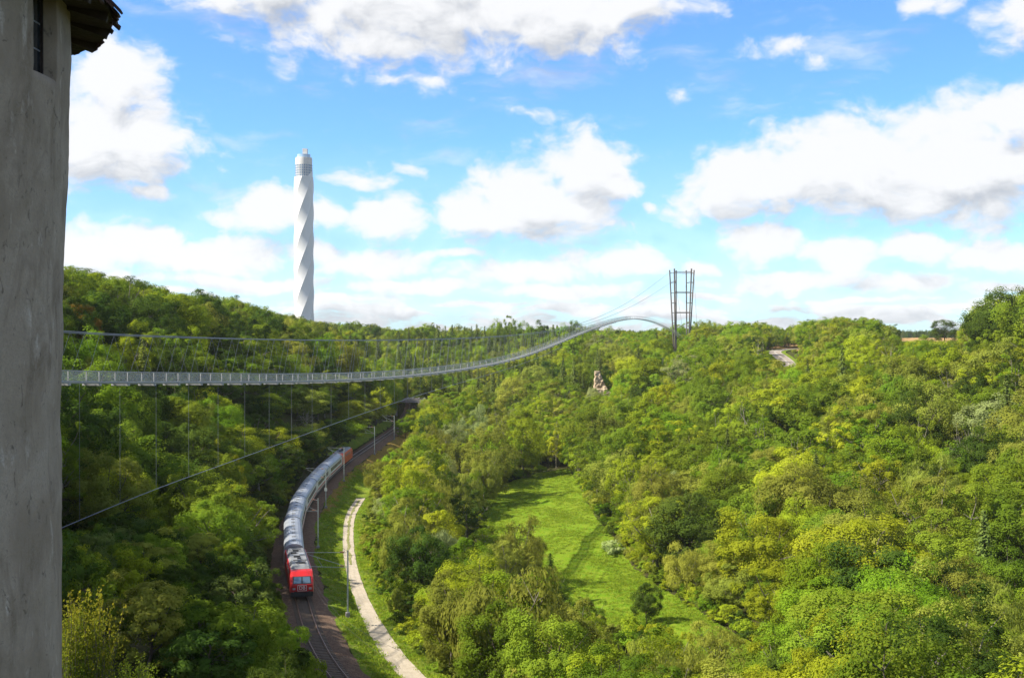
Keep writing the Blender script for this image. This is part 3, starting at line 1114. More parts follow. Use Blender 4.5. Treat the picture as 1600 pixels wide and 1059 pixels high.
def bp(Y, z, off=0.0):
    return Vector((X0 + DSLOPE * Y, Y, CAMZ + z)) + side * off


def bridge():
    Ys, Ye = 104.0, bd(1073)
    root = empty('suspension_footbridge', bp(Ys, float(deck_zf(Ys))))
    org = root.location.copy()
    tag(root, 'long slender steel suspension footbridge sagging across the wooded valley', 'bridge')
    L = lambda v: v - org
    step = 6.0 * axis.y
    nseg = int((Ye - Ys) / step)
    ys = [Ys + step * i for i in range(nseg + 1)]
    W = .9
    dk = MB(); rings = []
    fine = np.linspace(Ys, Ye, nseg * 3)
    for y in fine:
        z = float(deck_zf(y))
        rings.append([L(bp(y, z + a, o)) for o, a in ((-W, 0), (-W, .30), (W, .30), (W, 0))])
    dk.loft([[r[0] + Vector((0, 0, .24)), r[1] + Vector((0, 0, -.02)), r[2] + Vector((0, 0, -.02)), r[3] + Vector((0, 0, .24))] for r in rings]).build('deck', M['grating'], root)
    for s in (-1, 1):
        m = MB()
        m.loft([[L(bp(y, float(deck_zf(y)) + a, s * (W + o))) for o, a in ((0, 0), (0, .30), (.05, .30), (.05, 0))] for y in fine])
        m.build('edge_beam', M['deck'], root)
        m = MB()
        m.tube([L(bp(y, float(deck_zf(y)) + 1.42, s * (W + .03))) for y in fine], .045, 5)
        m.build('handrail', M['steel'], root)
        m = MB()
        m.tube([L(bp(y, float(deck_zf(y)) + .16, s * (W + .10))) for y in fine], .05, 5)
        m.build('edge_cable', M['steel'], root)
    post = MB(); post.box((0, 0, .72), (.09, .09, 1.44)); pm = post.mesh('post', M['deck'])
    beam = MB(); beam.box((0, 0, 0), (2.3, .35, .22)); bm_ = beam.mesh('cross_beam', M['steel'])
    rz = math.atan2(-side.x, side.y) + math.pi / 2
    rz = math.atan2(side.y, side.x)
    for i, y in enumerate(ys):
        z = float(deck_zf(y))
        for s, sh in ((-1, .05), (1, 0)):
            yy = y + sh * step
            if yy > Ye: continue
            o = link('post', pm, root); o.location = L(bp(yy, float(deck_zf(yy)) + .0, s * (W + .02))); o.rotation_euler = (0, 0, rz)
        if y < 520:
            o = link('cross_beam', bm_, root); o.location = L(bp(y, z - .11)); o.rotation_euler = (0, 0, rz)
    # wire netting panels in the railing
    for i in range(nseg):
        a, b = ys[i], ys[i + 1]
        if a > 560: break
        for s, sh in ((-1, .05), (1, 0)):
            ya, yb = a + sh * step, b + sh * step
            if yb > Ye: continue
            pa = L(bp(ya, float(deck_zf(ya)), s * (W + .02))); pb = L(bp(yb, float(deck_zf(yb)), s * (W + .02)))
            m = MB(); t = side * .004
            zl, zh = Vector((0, 0, .32)), Vector((0, 0, 1.38))
            da = (pb - pa) * .012
            pa = pa + da; pb = pb - da
            m.add([pa + zl - t, pb + zl - t, pb + zh - t, pa + zh - t], [(0, 1, 2, 3)])
            m.build('netting_panel', M['netting'], root)
    # main cables
    Yp = 800.0

    def cab(y, s):
        sp = 1.0 + 4.6 * max(0.0, (y - 350) / (Yp - 350)) ** 1.5
        dz = -.10 if s > 0 else .30 * max(0, 1 - (y - 100) / 80)
        return bp(y, float(cab_zf(y)) + dz, s * sp)
    cy = np.concatenate([np.arange(Ys - 6, 700, 6.0), np.arange(700, 786, 8.0), [790.0]])
    for s in (-1, 1):
        m = MB(); m.tube([L(cab(y, s)) for y in cy], .06, 6); m.build('main_cable', M['cable'], root)
    # crossed hangers: a zigzag on either side
    for s, sh in ((-1, .05), (1, 0)):
        for i in range(nseg):
            y = ys[i] + sh * step
            if y > 455: break
            dk_ = L(bp(y, float(deck_zf(y)) + .3, s * (W + .05)))
            for q in (-1, 1):
                c = L(cab(y + q * step * .5, s))
                if c.z - dk_.z < .7: continue
                m = MB(); m.tube([dk_, c], .018, 4, False); m.build('hanger', M['cable'], root)
    # lower stabilising cable with its ties
    ly = np.arange(Ys, bd(880), 5.0)
    m = MB(); m.tube([L(bp(y, min(float(low_zf(y)), float(deck_zf(y)) - .1))) for y in ly], .042, 6); m.build('stabilising_cable', M['cable'], root)
    y = Ys + 5
    y = bd(124)
    tie = 8.3 * axis.y
    for k in range(-3, 40):
        yy = y + k * tie
        a, b = float(deck_zf(yy)), float(low_zf(yy))
        if yy < Ys or a - b < 1.0 or yy > bd(840): continue
        m = MB(); m.tube([L(bp(yy, a)), L(bp(yy, b))], .017, 4, False); m.build('tie', M['cable'], root)
    return root


bridge()


def pylon():
    Yp = 800.0
    foot = [at(1054.8, 549, Yp), at(1075.2, 549, Yp)]
    tops = [[1046.2, 1052.2, 1057.4], [1073.2, 1078.8, 1084.5]]
    org = (foot[0] + foot[1]) / 2
    root = empty('bridge_pylon', org)
    tag(root, 'grey steel pylon of two fanning tripod legs at the far end of the footbridge', 'pylon')
    L = lambda v: v - org
    ztop = at(0, 421, Yp).z
    cols = []
    for li in range(2):
        lst = []
        for j, px in enumerate(tops[li]):
            dy = (0, -4.5, 3.0)[j] if li == 0 else (3.0, -4.5, 0)[j]
            tp = at(px, 422 if j != 1 else 420.3, Yp); tp.y += dy
            ft = foot[li] + Vector(((-.75, 0, .75)[j], (.3, -.7, .4)[j], 0))
            m = MB(); m.tube([L(ft), L(tp)], [.42, .5 if j == 1 else .42], 8)
            m.build('column', M['pylon'], root)
            lst.append((ft, tp))
        cols.append(lst)
        # ring braces
        pt = lambda c, t: c[0] + (c[1] - c[0]) * t
        for pyz in (441, 473, 504.5):
            t = (549 - pyz) / (549 - 421)
            q = [pt(c, t) for c in lst]
            for a, b in ((0, 1), (1, 2), (2, 0)):
                m = MB(); m.tube([L(q[a]), L(q[b])], .15, 6); m.build('brace', M['pylon'], root)
    for pyz in (425.8, 457, 488.3):
        t = (549 - pyz) / (549 - 421)
        for ja, jb in ((0, 2), (1, 1)):
            a = cols[0][ja][0] + (cols[0][ja][1] - cols[0][ja][0]) * t; b = cols[1][jb][0] + (cols[1][jb][1] - cols[1][jb][0]) * t
            m = MB(); m.tube([L(a), L(b)], .24, 6); m.build('crossbeam', M['pylon'], root)
    for li, px in ((0, 1069), (1, 1090)):
        m = MB(); a = cols[li][1 if li == 0 else 2][1] + Vector((0, 0, -4)); b = at(px, 530, Yp + 34)
        m.tube([L(a), L(b)], .07, 5); m.build('backstay', M['cable'], root)
    m = MB(); m.box(L(foot[0]) + Vector((0, 0, -2.5)), (4, 4, 5)); m.box(L(foot[1]) + Vector((0, 0, -2.5)), (4, 4, 5))
    for i in (0, 1):
        m = MB(); m.box(L(foot[i]) + Vector((0, 0, -4.0)), (3.4, 3.4, 8)); m.build('footing', M['concrete'], root)


pylon()


# ---------------------------------------------------------------- sandstone face on the right slope
def rock():
    Y = 525.0
    org = at(937, 613, Y)
    nu, nv = 30, 34
    vs = []; fs = []
    for j in range(nv):
        z = -3 + 12.0 * j / (nv - 1)
        k = max(0.0, z) / 9.0
        xl = -2.3 + .5 * k + .5 * mnoise.noise((z * .7, 1.0, 4.0)); xr = 5.2 - 4.8 * k ** .7 + .9 * mnoise.noise((z * .6, 9.0, 1.0))
        for i in range(nu):
            t = i / (nu - 1)
            x = xl + (xr - xl) * t
            q = Vector((x * .5, z * .9, 3.3))
            y = (1.9 if z > 1.4 else 0.0) + 1.6 * k + 1.3 * t * t + .9 * mnoise.noise(q * .8) + .5 * mnoise.noise(q * 2.1) + .22 * mnoise.noise(q * 5.0)
            y += 2.2 * max(0, k - .8) * 5 * .4 + (3.0 if i in (0, nu - 1) else 0)
            vs.append((x, y, z))
    for j in range(nv - 1):
        for i in range(nu - 1):
            a_ = j * nu + i
            fs.append((a_, a_ + 1, a_ + nu + 1, a_ + nu))
    # back, so that it is a solid block
    o_ = len(vs)
    for j in range(nv):
        vs += [(vs[j * nu][0] + .2, 9, vs[j * nu][2]), (vs[j * nu + nu - 1][0] - .2, 9, vs[j * nu][2])]
    for j in range(nv - 1):
        fs.append((j * nu, (j + 1) * nu, o_ + 2 * j + 2, o_ + 2 * j)); fs.append((j * nu + nu - 1, o_ + 2 * j + 1, o_ + 2 * j + 3, (j + 1) * nu + nu - 1))
        fs.append((o_ + 2 * j, o_ + 2 * j + 2, o_ + 2 * j + 3, o_ + 2 * j + 1))
    top = [(nv - 1) * nu + i for i in range(nu)]
    fs.append(tuple(top) + (o_ + 2 * nv - 1, o_ + 2 * nv - 2))
    mb = MB(); mb.add(vs, fs)
    o = mb.build('rock_face', M['rock'])
    o.location = org
    tag(o, 'bare pale sandstone face with a ledge among trees below the pylon', 'rock')


rock()


# ---------------------------------------------------------------- small stone bridge over the railway in the distance
def overbridge():
    Y = 505.0
    xr = float(rail_x(Y / K))
    org = Vector((xr, Y, CAMZ + RAIL_Z))
    root = empty('stone_overbridge', org)
    tag(root, 'small grey stone bridge over the railway beyond the curve', 'bridge')
    m = MB(); m.box((0, 0, 5.6), (15, 4.2, .7)); m.build('deck', M['stone'], root)
    for s in (-1, 1):
        m = MB(); m.box((0, s * 2.0, 6.45), (15, .3, 1.0)); m.build('parapet', M['stone'], root)
        m = MB(); m.box((s * 5.6, 0, 2.1), (2.4, 4.2, 6.3)); m.build('abutment', M['stone'], root)
        for k in range(-3, 4):
            m = MB(); m.box((k * 2.3, s * 2.0, 7.05), (.3, .36, .25)); m.build('coping', M['concrete'], root)


overbridge()

# ---------------------------------------------------------------- railway
U_ = np.linspace(42, 420, 4000)
RX = rail_x(U_); RY = U_ * K
SEG = np.concatenate([[0], np.cumsum(np.hypot(np.diff(RX), np.diff(RY)))])


def rail_at(s):
    return Vector((float(np.interp(s, SEG, RX)), float(np.interp(s, SEG, RY)), CAMZ + RAIL_Z))


def s_of_u(u):
    return float(np.interp(u, U_, SEG))


def rail_frame(s):
    p = rail_at(s); t = (rail_at(s + .5) - rail_at(s - .5)).normalized()
    return p, t, Vector((t.y, -t.x, 0))


s0, s1 = s_of_u(50), s_of_u(405)
mb = MB(); rings = []
for s in np.arange(s0, s1, 1.5):
    p, t, n = rail_frame(s)
    w = .25 * mnoise.noise((s * .4, 0, 0))
    rings.append([p + n * a + Vector((0, 0, b)) for a, b in ((-3.7 + w, -.95), (-2.3 + w, -.36), (-1.2, -.24), (0, -.23), (1.2, -.24), (2.3 - w, -.36), (3.9 - w, -.95))])
mb.loft(rings, close=False, cap=False)
bed = tag(mb.build('track_bed', M['ballast'], None, True), kind='structure')
# second, unused strip of ballast beside the running line
track = empty('railway_track', rail_at(s_of_u(80)))
tag(track, 'single railway track on brown ballast curving through the valley', 'railway')
torg = track.location.copy()
for g in (-.7525, .7525):
    m = MB(); rings = []
    for s in np.arange(s0, s1, 1.2):
        p, t, n = rail_frame(s); p = p + n * g - torg
        rings.append([p + n * a + Vector((0, 0, b)) for a, b in ((-.07, -.17), (-.02, -.13), (-.036, -.04), (-.036, 0), (.036, 0), (.036, -.04), (.02, -.13), (.07, -.17))])
    m.loft(rings); m.build('rail', M['rail'], track)
sm = MB(); sm.box((0, 0, 0), (2.6, .26, .16)); smesh = sm.mesh('sleeper', M['sleeper'])
rest = MB()
cnt = 0
s_near = s_of_u(74)
ss = np.arange(s_near, s1, .65)
s_a, s_b = s_of_u(99), s_of_u(211)
for s in ss:
    p, t, n = rail_frame(s)
    ang = math.atan2(n.y, n.x)
    if cnt < 295 and not (s_a + 8 < s < s_b - 6):
        o = link('sleeper', smesh, track); o.location = p - torg + Vector((0, 0, -.25)); o.rotation_euler = (0, 0, ang); cnt += 1
    else:
        rest.box(p - torg + Vector((0, 0, -.25)), (2.6, .26, .16), Matrix.Rotation(ang, 3, 'Z'))
ro = rest.build('sleeper_row', M['sleeper'], track); ro['kind'] = 'stuff'


# --- catenary masts
def make_mast_meshes():
    lat = MB()
    hgt = 7.6
    for s in (-1, 1):
        lat.bar((0, s * .24, -.6), (0, s * .17, hgt), .15, .09)
    for k in range(19):
        z = .2 + k * .4
        w = .22 - .07 * z / hgt
        lat.box((0, 0, z), (.10, 2 * w, .13))
    arm = MB()
    arm.bar((-.1, 0, hgt - .25), (-3.9, 0, hgt - .05), .05)
    arm.bar((-.1, 0, hgt - 2.0), (-3.7, 0, hgt - .3), .05)
    st = MB()
    st.bar((-.1, 0, hgt - 2.1), (-3.9, 0, hgt - 1.75), .05)
    st.bar((-2.4, 0, hgt - 1.85), (-2.9, 0, hgt - .7), .04)
    ins = MB()
    for z in (hgt - .24, hgt - 1.95):
        ins.tube([(-.45, 0, z + .02), (-.95, 0, z + .1)], [.09, .09], 8)
    ft = MB(); ft.box((0, 0, -.40), (.5, .6, .7))
    return (lat.mesh('mast_column', M['mast']), arm.mesh('cantilever_arm', M['mast']), st.mesh('steady_arm', M['mast']), ins.mesh('insulator', M['insul']), ft.mesh('foundation', M['stone']))


mm_ = make_mast_meshes()
mast_labels = [
    'lattice catenary mast on the grass verge right of the front locomotive',
    'lattice catenary mast beside the coach just behind the front locomotive',
    'lattice catenary mast between train and verge, with small square box on it',
    'lattice catenary mast beside the last coach before the rear locomotive',
    'catenary mast just beyond the rear locomotive',
    'farthest catenary mast, at the top of the dry grass bank',
]
mast_u = [95.5, 126, 155, 183, 224, 254]
MAST_P = []
for i, u in enumerate(mast_u):
    s = s_of_u(u); p, t, n = rail_frame(s)
    off = 5.2 if i == 0 else 4.0
    loc = p + n * off + Vector((0, 0, -.4))
    e = empty('catenary_mast', loc, math.atan2(n.y, n.x))
    tag(e, mast_labels[i], 'mast', 'catenary masts along the track')
    for nm, me in zip(('column', 'cantilever_arm', 'steady_arm', 'insulator', 'foundation'), mm_):
        link(nm, me, e)
    if i == 0:
        for ch in e.children:
            if ch.name.startswith(('cantilever', 'steady')): ch.scale = (1.3, 1, 1)
    if i == 2:
        m = MB(); m.box((0, -.2, 3.3), (.55, .2, .6)); m.build('cabinet', M['mast'], e)
    MAST_P.append((s, p))
# overhead wires
wires = empty('overhead_wire', rail_at(s_of_u(90)))
tag(wires, 'thin overhead contact and catenary wires strung above the railway track', 'wire')
wo_ = wires.location.copy()
ks = [s_of_u(66)] + [q[0] for q in MAST_P] + [s_of_u(290), s_of_u(330)]
for nm, za, sag in (('contact_wire', 5.6, 0.0), ('catenary_wire', 7.1, 1.0)):
    m = MB(); pts = []
    for a, b in zip(ks[:-1], ks[1:]):
        for k in range(8):
            t = k / 8
            pts.append(rail_at(a + (b - a) * t) - wo_ + Vector((0, 0, za - sag * 4 * t * (1 - t))))
    m.tube(pts, .011, 4, False); m.build(nm, M['black'], wires)


# --- train
def prof(w, z0, z1, z2, wr, n=5):
    """half-rounded vehicle section: side wall from z0 to z1, roof rising to z2"""
    pts = [(-w, z0)]
    pts.append((-w, z1))
    for k in range(1, n):
        a = math.pi * k / n
        pts.append((-wr * math.cos(a) if True else 0, z1 + (z2 - z1) * math.sin(a) ** .7))
    pts.append((w, z1)); pts.append((w, z0))
    return pts


def bogie(parent, y):
    m = MB()
    for s in (-1, 1):
        m.box((s * 1.0, y, .55), (.16, 3.4, .32))
    m.box((0, y, .6), (2.0, .5, .3))
    b = m.build('bogie', M['black'], parent)
    for yy in (-1.25, 1.25):
        for s in (-1, 1):
            w = MB(); w.tube([(s * .69, y + yy, .5), (s * .81, y + yy, .5)], .5, 16); w.build('wheel', M['black'], b)


def text_mesh(name, body, size, mat):
    cu = bpy.data.curves.new(name, 'FONT'); cu.body = body; cu.size = size; cu.extrude = .006
    cu.align_x = 'CENTER'; cu.align_y = 'CENTER'
    ob = bpy.data.objects.new(name + '_tmp', cu); col.objects.link(ob)
    dg = bpy.context.evaluated_depsgraph_get(); dg.update()
    me = bpy.data.meshes.new_from_object(ob.evaluated_get(dg))
    bpy.data.objects.remove(ob); bpy.data.curves.remove(cu)
    me.materials.clear(); me.materials.append(mat); me.name = name
    return me


LOCO_L, COACH_L = 18.6, 25.6


def locomotive(s_mid, label, red, flip):
    """local +y is forward; the cab at +y faces the camera when flip is set"""
    a, b = rail_at(s_mid - 5.5), rail_at(s_mid + 5.5)
    d = (b - a)
    if flip: d = -d
    root = empty('locomotive', (a + b) / 2, math.atan2(-d.x, d.y))
    tag(root, label, 'locomotive', 'red locomotives of the train')
    hl = LOCO_L / 2
    body = MB(); rings = []
    for y, top, wf, zb in ((-hl, 2.75, .93, 1.15), (-hl + .45, 3.0, 1.0, .95), (-hl + 1.25, 3.52, 1.0, .9), (-hl + 1.9, 3.62, 1.0, .9), (hl - 1.9, 3.62, 1.0, .9), (hl - 1.25, 3.52, 1.0, .9), (hl - .45, 3.0, 1.0, .95), (hl, 2.75 - .75, .93, 1.15)):
        w = 1.47 * wf
        rings.append([(-w, y, zb), (-w, y, min(2.9, top - .2)), (-w * .93, y, top - .05), (-.75 * w, y, top), (.75 * w, y, top), (w * .93, y, top - .05), (w, y, min(2.9, top - .2)), (w, y, zb)])
    # the nose slopes back: lower the first and last rings to bumper height
    rings[0] = [(x, y, min(z, 2.05)) for x, y, z in rings[0]]
    body.loft(rings)
    bo = body.build('body', red, root)
    rf = MB()
    rr = []
    for y in (-hl + 2.0, -hl + 2.3, hl - 2.3, hl - 2.0):
        e = .0 if abs(y) > hl - 2.2 else .22
        rr.append([(-1.30, y, 3.58), (-1.05, y, 3.64 + e), (1.05, y, 3.64 + e), (1.30, y, 3.58)])
    rf.loft(rr); ro = rf.build('roof', M['roofgrey'], root)
    rnd = random.Random(5)
    for k in range(9):
        y = -hl + 3.2 + k * 1.5
        if k in (0, 8): continue
        m = MB(); m.box((rnd.uniform(-.55, .55), y, 3.95), (rnd.uniform(.35, .9), rnd.uniform(.4, .9), .18)); m.build('roof_box', M['black'] if k % 3 else M['silver'], ro)
    for y in (hl - 4.2, -hl + 4.2):
        m = MB()
        for s in (-1, 1):
            m.bar((s * .5, y - .9, 3.95), (s * .45, y + .9, 4.12), .05); m.bar((s * .45, y + .9, 4.12), (s * .8, y - .5, 4.28), .04)
        m.bar((-.9, y - .5, 4.3), (.9, y - .5, 4.3), .08); m.bar((-.5, y - .9, 3.95), (.5, y - .9, 3.95), .06); m.bar((-.45, y + .9, 4.12), (.45, y + .9, 4.12), .05)
        m.build('pantograph', M['black'], ro)
    for sgn in (1, -1):
        # windscreen in two panes on the sloping front: between (hl-.45,3.0) and (hl-1.25,3.52)? the upper nose
        y0, z0, y1, z1 = sgn * (hl - .04), 2.10, sgn * (hl - .47), 3.02
        if sgn < 0:
            y0, z0 = sgn * (hl - .04), 2.12
        nrm = Vector((0, z1 - z0, -(y1 - y0))).normalized()
        if nrm.y * sgn < 0: nrm = -nrm
        fr = MB()
        t = nrm * .012
        pt = lambda x, k: Vector((x, y0 + (y1 - y0) * k, z0 + (z1 - z0) * k)) + t
        fr.add([pt(-1.16, .0), pt(1.16, .0), pt(1.10, .98), pt(-1.10, .98)], [(0, 1, 2, 3)])
        fo = fr.build('windscreen_frame', M['black'], root)
        for s in (-1, 1):
            g = MB(); t = nrm * .03
            pt2 = lambda x, k: Vector((x, y0 + (y1 - y0) * k, z0 + (z1 - z0) * k)) + t
            g.add([pt2(s * .08, .10), pt2(s * 1.05, .10), pt2(s * 1.0, .90), pt2(s * .08, .90)], [(0, 1, 2, 3)])
            g.build('pane', M['windscreen'], fo)
            h = MB(); yy = sgn * (hl + .02)
            h.box((s * 1.02, yy, 1.52), (.34, .08, .24)); h.build('headlight', M['silver'], root)
            b_ = MB(); b_.tube([(s * .88, sgn * (hl - .05), 1.05), (s * .88, sgn * (hl + .5), 1.05)], [.11, .11], 10); b_.tube([(s * .88, sgn * (hl + .5), 1.05), (s * .88, sgn * (hl + .56), 1.05)], [.26, .26], 12)
            b_.build('buffer', M['black'], root)
        sk = MB(); sk.box((0, sgn * (hl - .25), .78), (2.7, .5, .55)); sk.build('snowplough', M['black'], root)
        lg = link('emblem', LOGO, root)
        lg.location = (0, sgn * (hl + .035), 1.60)
        lg.rotation_euler = (R(90), 0, 0 if sgn < 0 else R(180))
    for s in (-1, 1):
        for k in range(4):
            v = MB(); v.box((s * 1.475, -3.6 + k * 2.4, 2.75), (.03, 1.5, .5)); v.build('vent', M['roofgrey'], root)
        for y in (hl - 1.75, -hl + 1.75):
            w = MB(); w.box((s * 1.478, y, 2.45), (.03, .7, .75)); w.build('side_window', M['window'], root)
            dr = MB(); dr.box((s * 1.478, y - .9 * (1 if y > 0 else -1), 2.0), (.02, .65, 1.8)); dr.build('door', red, root)
    for y in (-5.2, 5.2): bogie(root, y)
    m = MB(); m.box((0, 0, .75), (2.3, 6.0, .6)); m.build('underframe', M['black'], root)
    return root


def make_logo():
    me = text_mesh('emblem', 'DB', .62, M['white'])
    bm = bmesh.new(); bm.from_mesh(me)
    # white frame round the letters
    for (cx, cy, sx, sy) in ((0, .34, 1.10, .05), (0, -.34, 1.10, .05), (-.55, 0, .05, .73), (.55, 0, .05, .73)):
        bmesh.ops.create_cube(bm, size=1, matrix=Matrix.Translation((cx, cy, 0)) @ Matrix.Diagonal((sx, sy, .012, 1)))
    bm.to_mesh(me); bm.free()
    return me


LOGO = make_logo()


def coach(s_mid, label):
    a, b = rail_at(s_mid - 9.0), rail_at(s_mid + 9.0)
    d = b - a
    root = empty('passenger_coach', (a + b) / 2, math.atan2(-d.x, d.y))
    tag(root, label, 'coach', 'passenger coaches of the train')
    hl = COACH_L / 2
    w = 1.42
    sec = lambda y, k=1.0: [(-w * k, y, .95), (-w * k, y, 3.05), (-w * k * .97, y, 3.3)]
    body = MB()
    body.loft([[(-w, y, .9), (-w, y, 3.1), (-w * .9, y, 3.4), (w * .9, y, 3.4), (w, y, 3.1), (w, y, .9)] for y in (-hl, hl)])
    body.build('body', M['white'], root)
    rf = MB()
    ring = lambda y, z: [(-w * 1.01, y, 3.02), (-w * .96, y, 3.34 * z), (-w * .78, y, 3.66 * z), (-w * .5, y, 3.88 * z), (-w * .2, y, 3.98 * z), (w * .2, y, 3.98 * z), (w * .5, y, 3.88 * z), (w * .78, y, 3.66 * z), (w * .96, y, 3.34 * z), (w * 1.01, y, 3.02)]
    rf.loft([ring(-hl - .01, .985), ring(-hl + .5, 1), ring(hl - .5, 1), ring(hl + .01, .985)])
    ro = rf.build('roof', M['silver'], root, False)
    for k in range(-3, 4):
        m = MB(); m.box((0, k * 3.4, 4.0), (.55, .7, .12)); m.build('roof_vent', M['roofgrey'], ro)
    for y in np.linspace(-hl + 1.6, hl - 1.6, 15):
        m = MB(); rg = [(x * 1.004, yy, z + .012) for yy in (0,) for x, _, z in ring(0, 1)]
        m.loft([[(x, float(y) - .035, z) for x, _, z in rg], [(x, float(y) + .035, z) for x, _, z in rg]]); m.build('roof_rib', M['silver'], ro)
    for s in (-1, 1):
        st = MB(); st.box((s * (w + .006), 0, 1.28), (.012, COACH_L - .1, .34)); st.build('red_stripe', M['red'], root)
        for k in range(11):
            y = -hl + 3.0 + k * 1.96
            wn = MB(); wn.box((s * (w + .008), y, 2.35), (.02, 1.45, .85)); wn.build('window', M['window'], root)
        for y in (-hl + 1.1, hl - 1.1):
            dr = MB(); dr.box((s * (w + .008), y, 2.0), (.02, .85, 2.0)); dr.build('door', M['white'], root)
    for y in (-hl - .22, hl + .22):
        g = MB(); g.box((0, y, 2.2), (1.3, .46, 2.3)); g.build('gangway', M['black'], root)
    m = MB(); m.box((0, 0, .72), (2.2, 10, .55)); m.build('underframe', M['black'], root)
    for y in (-9.2, 9.2): bogie(root, y)
    return root


s_ = s_of_u(99.2)
locomotive(s_ + LOCO_L / 2, 'bright red electric locomotive at the head of the train, windscreen facing forward', M['red'], True)
s_ += LOCO_L + .9
coach_lab = ['silver-roofed coach coupled directly behind the front red locomotive', 'second silver-roofed coach behind the front locomotive',
             'middle silver-roofed coach on the bend of the track', 'second silver-roofed coach in front of the rear locomotive', 'silver-roofed coach coupled to the rear orange-red locomotive']
for i in range(5):
    coach(s_ + COACH_L / 2, coach_lab[i]); s_ += COACH_L + .9
locomotive(s_ + LOCO_L / 2 + .2, 'orange-red locomotive at the far rear end of the train', M['red2'], False)
S_END = s_ + LOCO_L

# ---------------------------------------------------------------- trees
HAZE = 0.00004
M['barkgrey'] = simple('grey_twigs', (.25, .22, .18), .9, var=.25, scale=3.0)
LEAF['autumn'] = leaf_mat('leaf_turning', (.060, .110, .010), (.34, .30, .022))


def unit(v):
    return v / np.maximum(np.linalg.norm(v, axis=-1, keepdims=True), 1e-9)


def rdir(rs, n):
    return unit(rs.normal(size=(n, 3)))


def leaf_faces(p, nrm, length, width, rs, tdir=None, fold=.18):
    """one folded rhombus per leaf"""
    n = len(p)
    t = rdir(rs, n) if tdir is None else tdir
    t = unit(t - nrm * (t * nrm).sum(1, keepdims=True))
    b = np.cross(nrm, t)
    L_ = length[:, None]; W_ = width[:, None]
    v = np.stack([p - t * L_ * .5, p + b * W_ * .5 - nrm * W_ * fold, p + t * L_ * .5, p - b * W_ * .5 - nrm * W_ * fold], 1)
    return v.reshape(-1, 3), np.arange(4 * n).reshape(n, 4)


def limbs(mb, base, tip, r0, r1, rnd, n=4, wob=.25):
    base = Vector(base); tip = Vector(tip)
    pts = []; rad = []
    for i in range(n + 1):
        t = i / n
        p = base.lerp(tip, t)
        if 0 < i < n: p = p + Vector((rnd.uniform(-wob, wob), rnd.uniform(-wob, wob), rnd.uniform(-wob, wob) * .5))
        pts.append(p); rad.append(r0 * (1 - t) + r1 * t)
    mb.tube(pts, rad, 5, False)
    return pts


class Proto:
    pass


def finish(name, V, Fc, T, trunk, Hh, Rr, bark):
    pr = Proto()
    pr.name, pr.H, pr.R = name, Hh, Rr
    pr.V, pr.F, pr.T = V.astype(np.float32), Fc, T.astype(np.float32)
    me = mesh_np('crown', V, Fc)
    a = me.attributes.new('tint', 'FLOAT', 'FACE'); a.data.foreach_set('value', pr.T)
    me.materials.append(LEAF['green'])
    pr.crown = me
    pr.trunk = trunk.mesh('trunk', bark, True)
    return pr


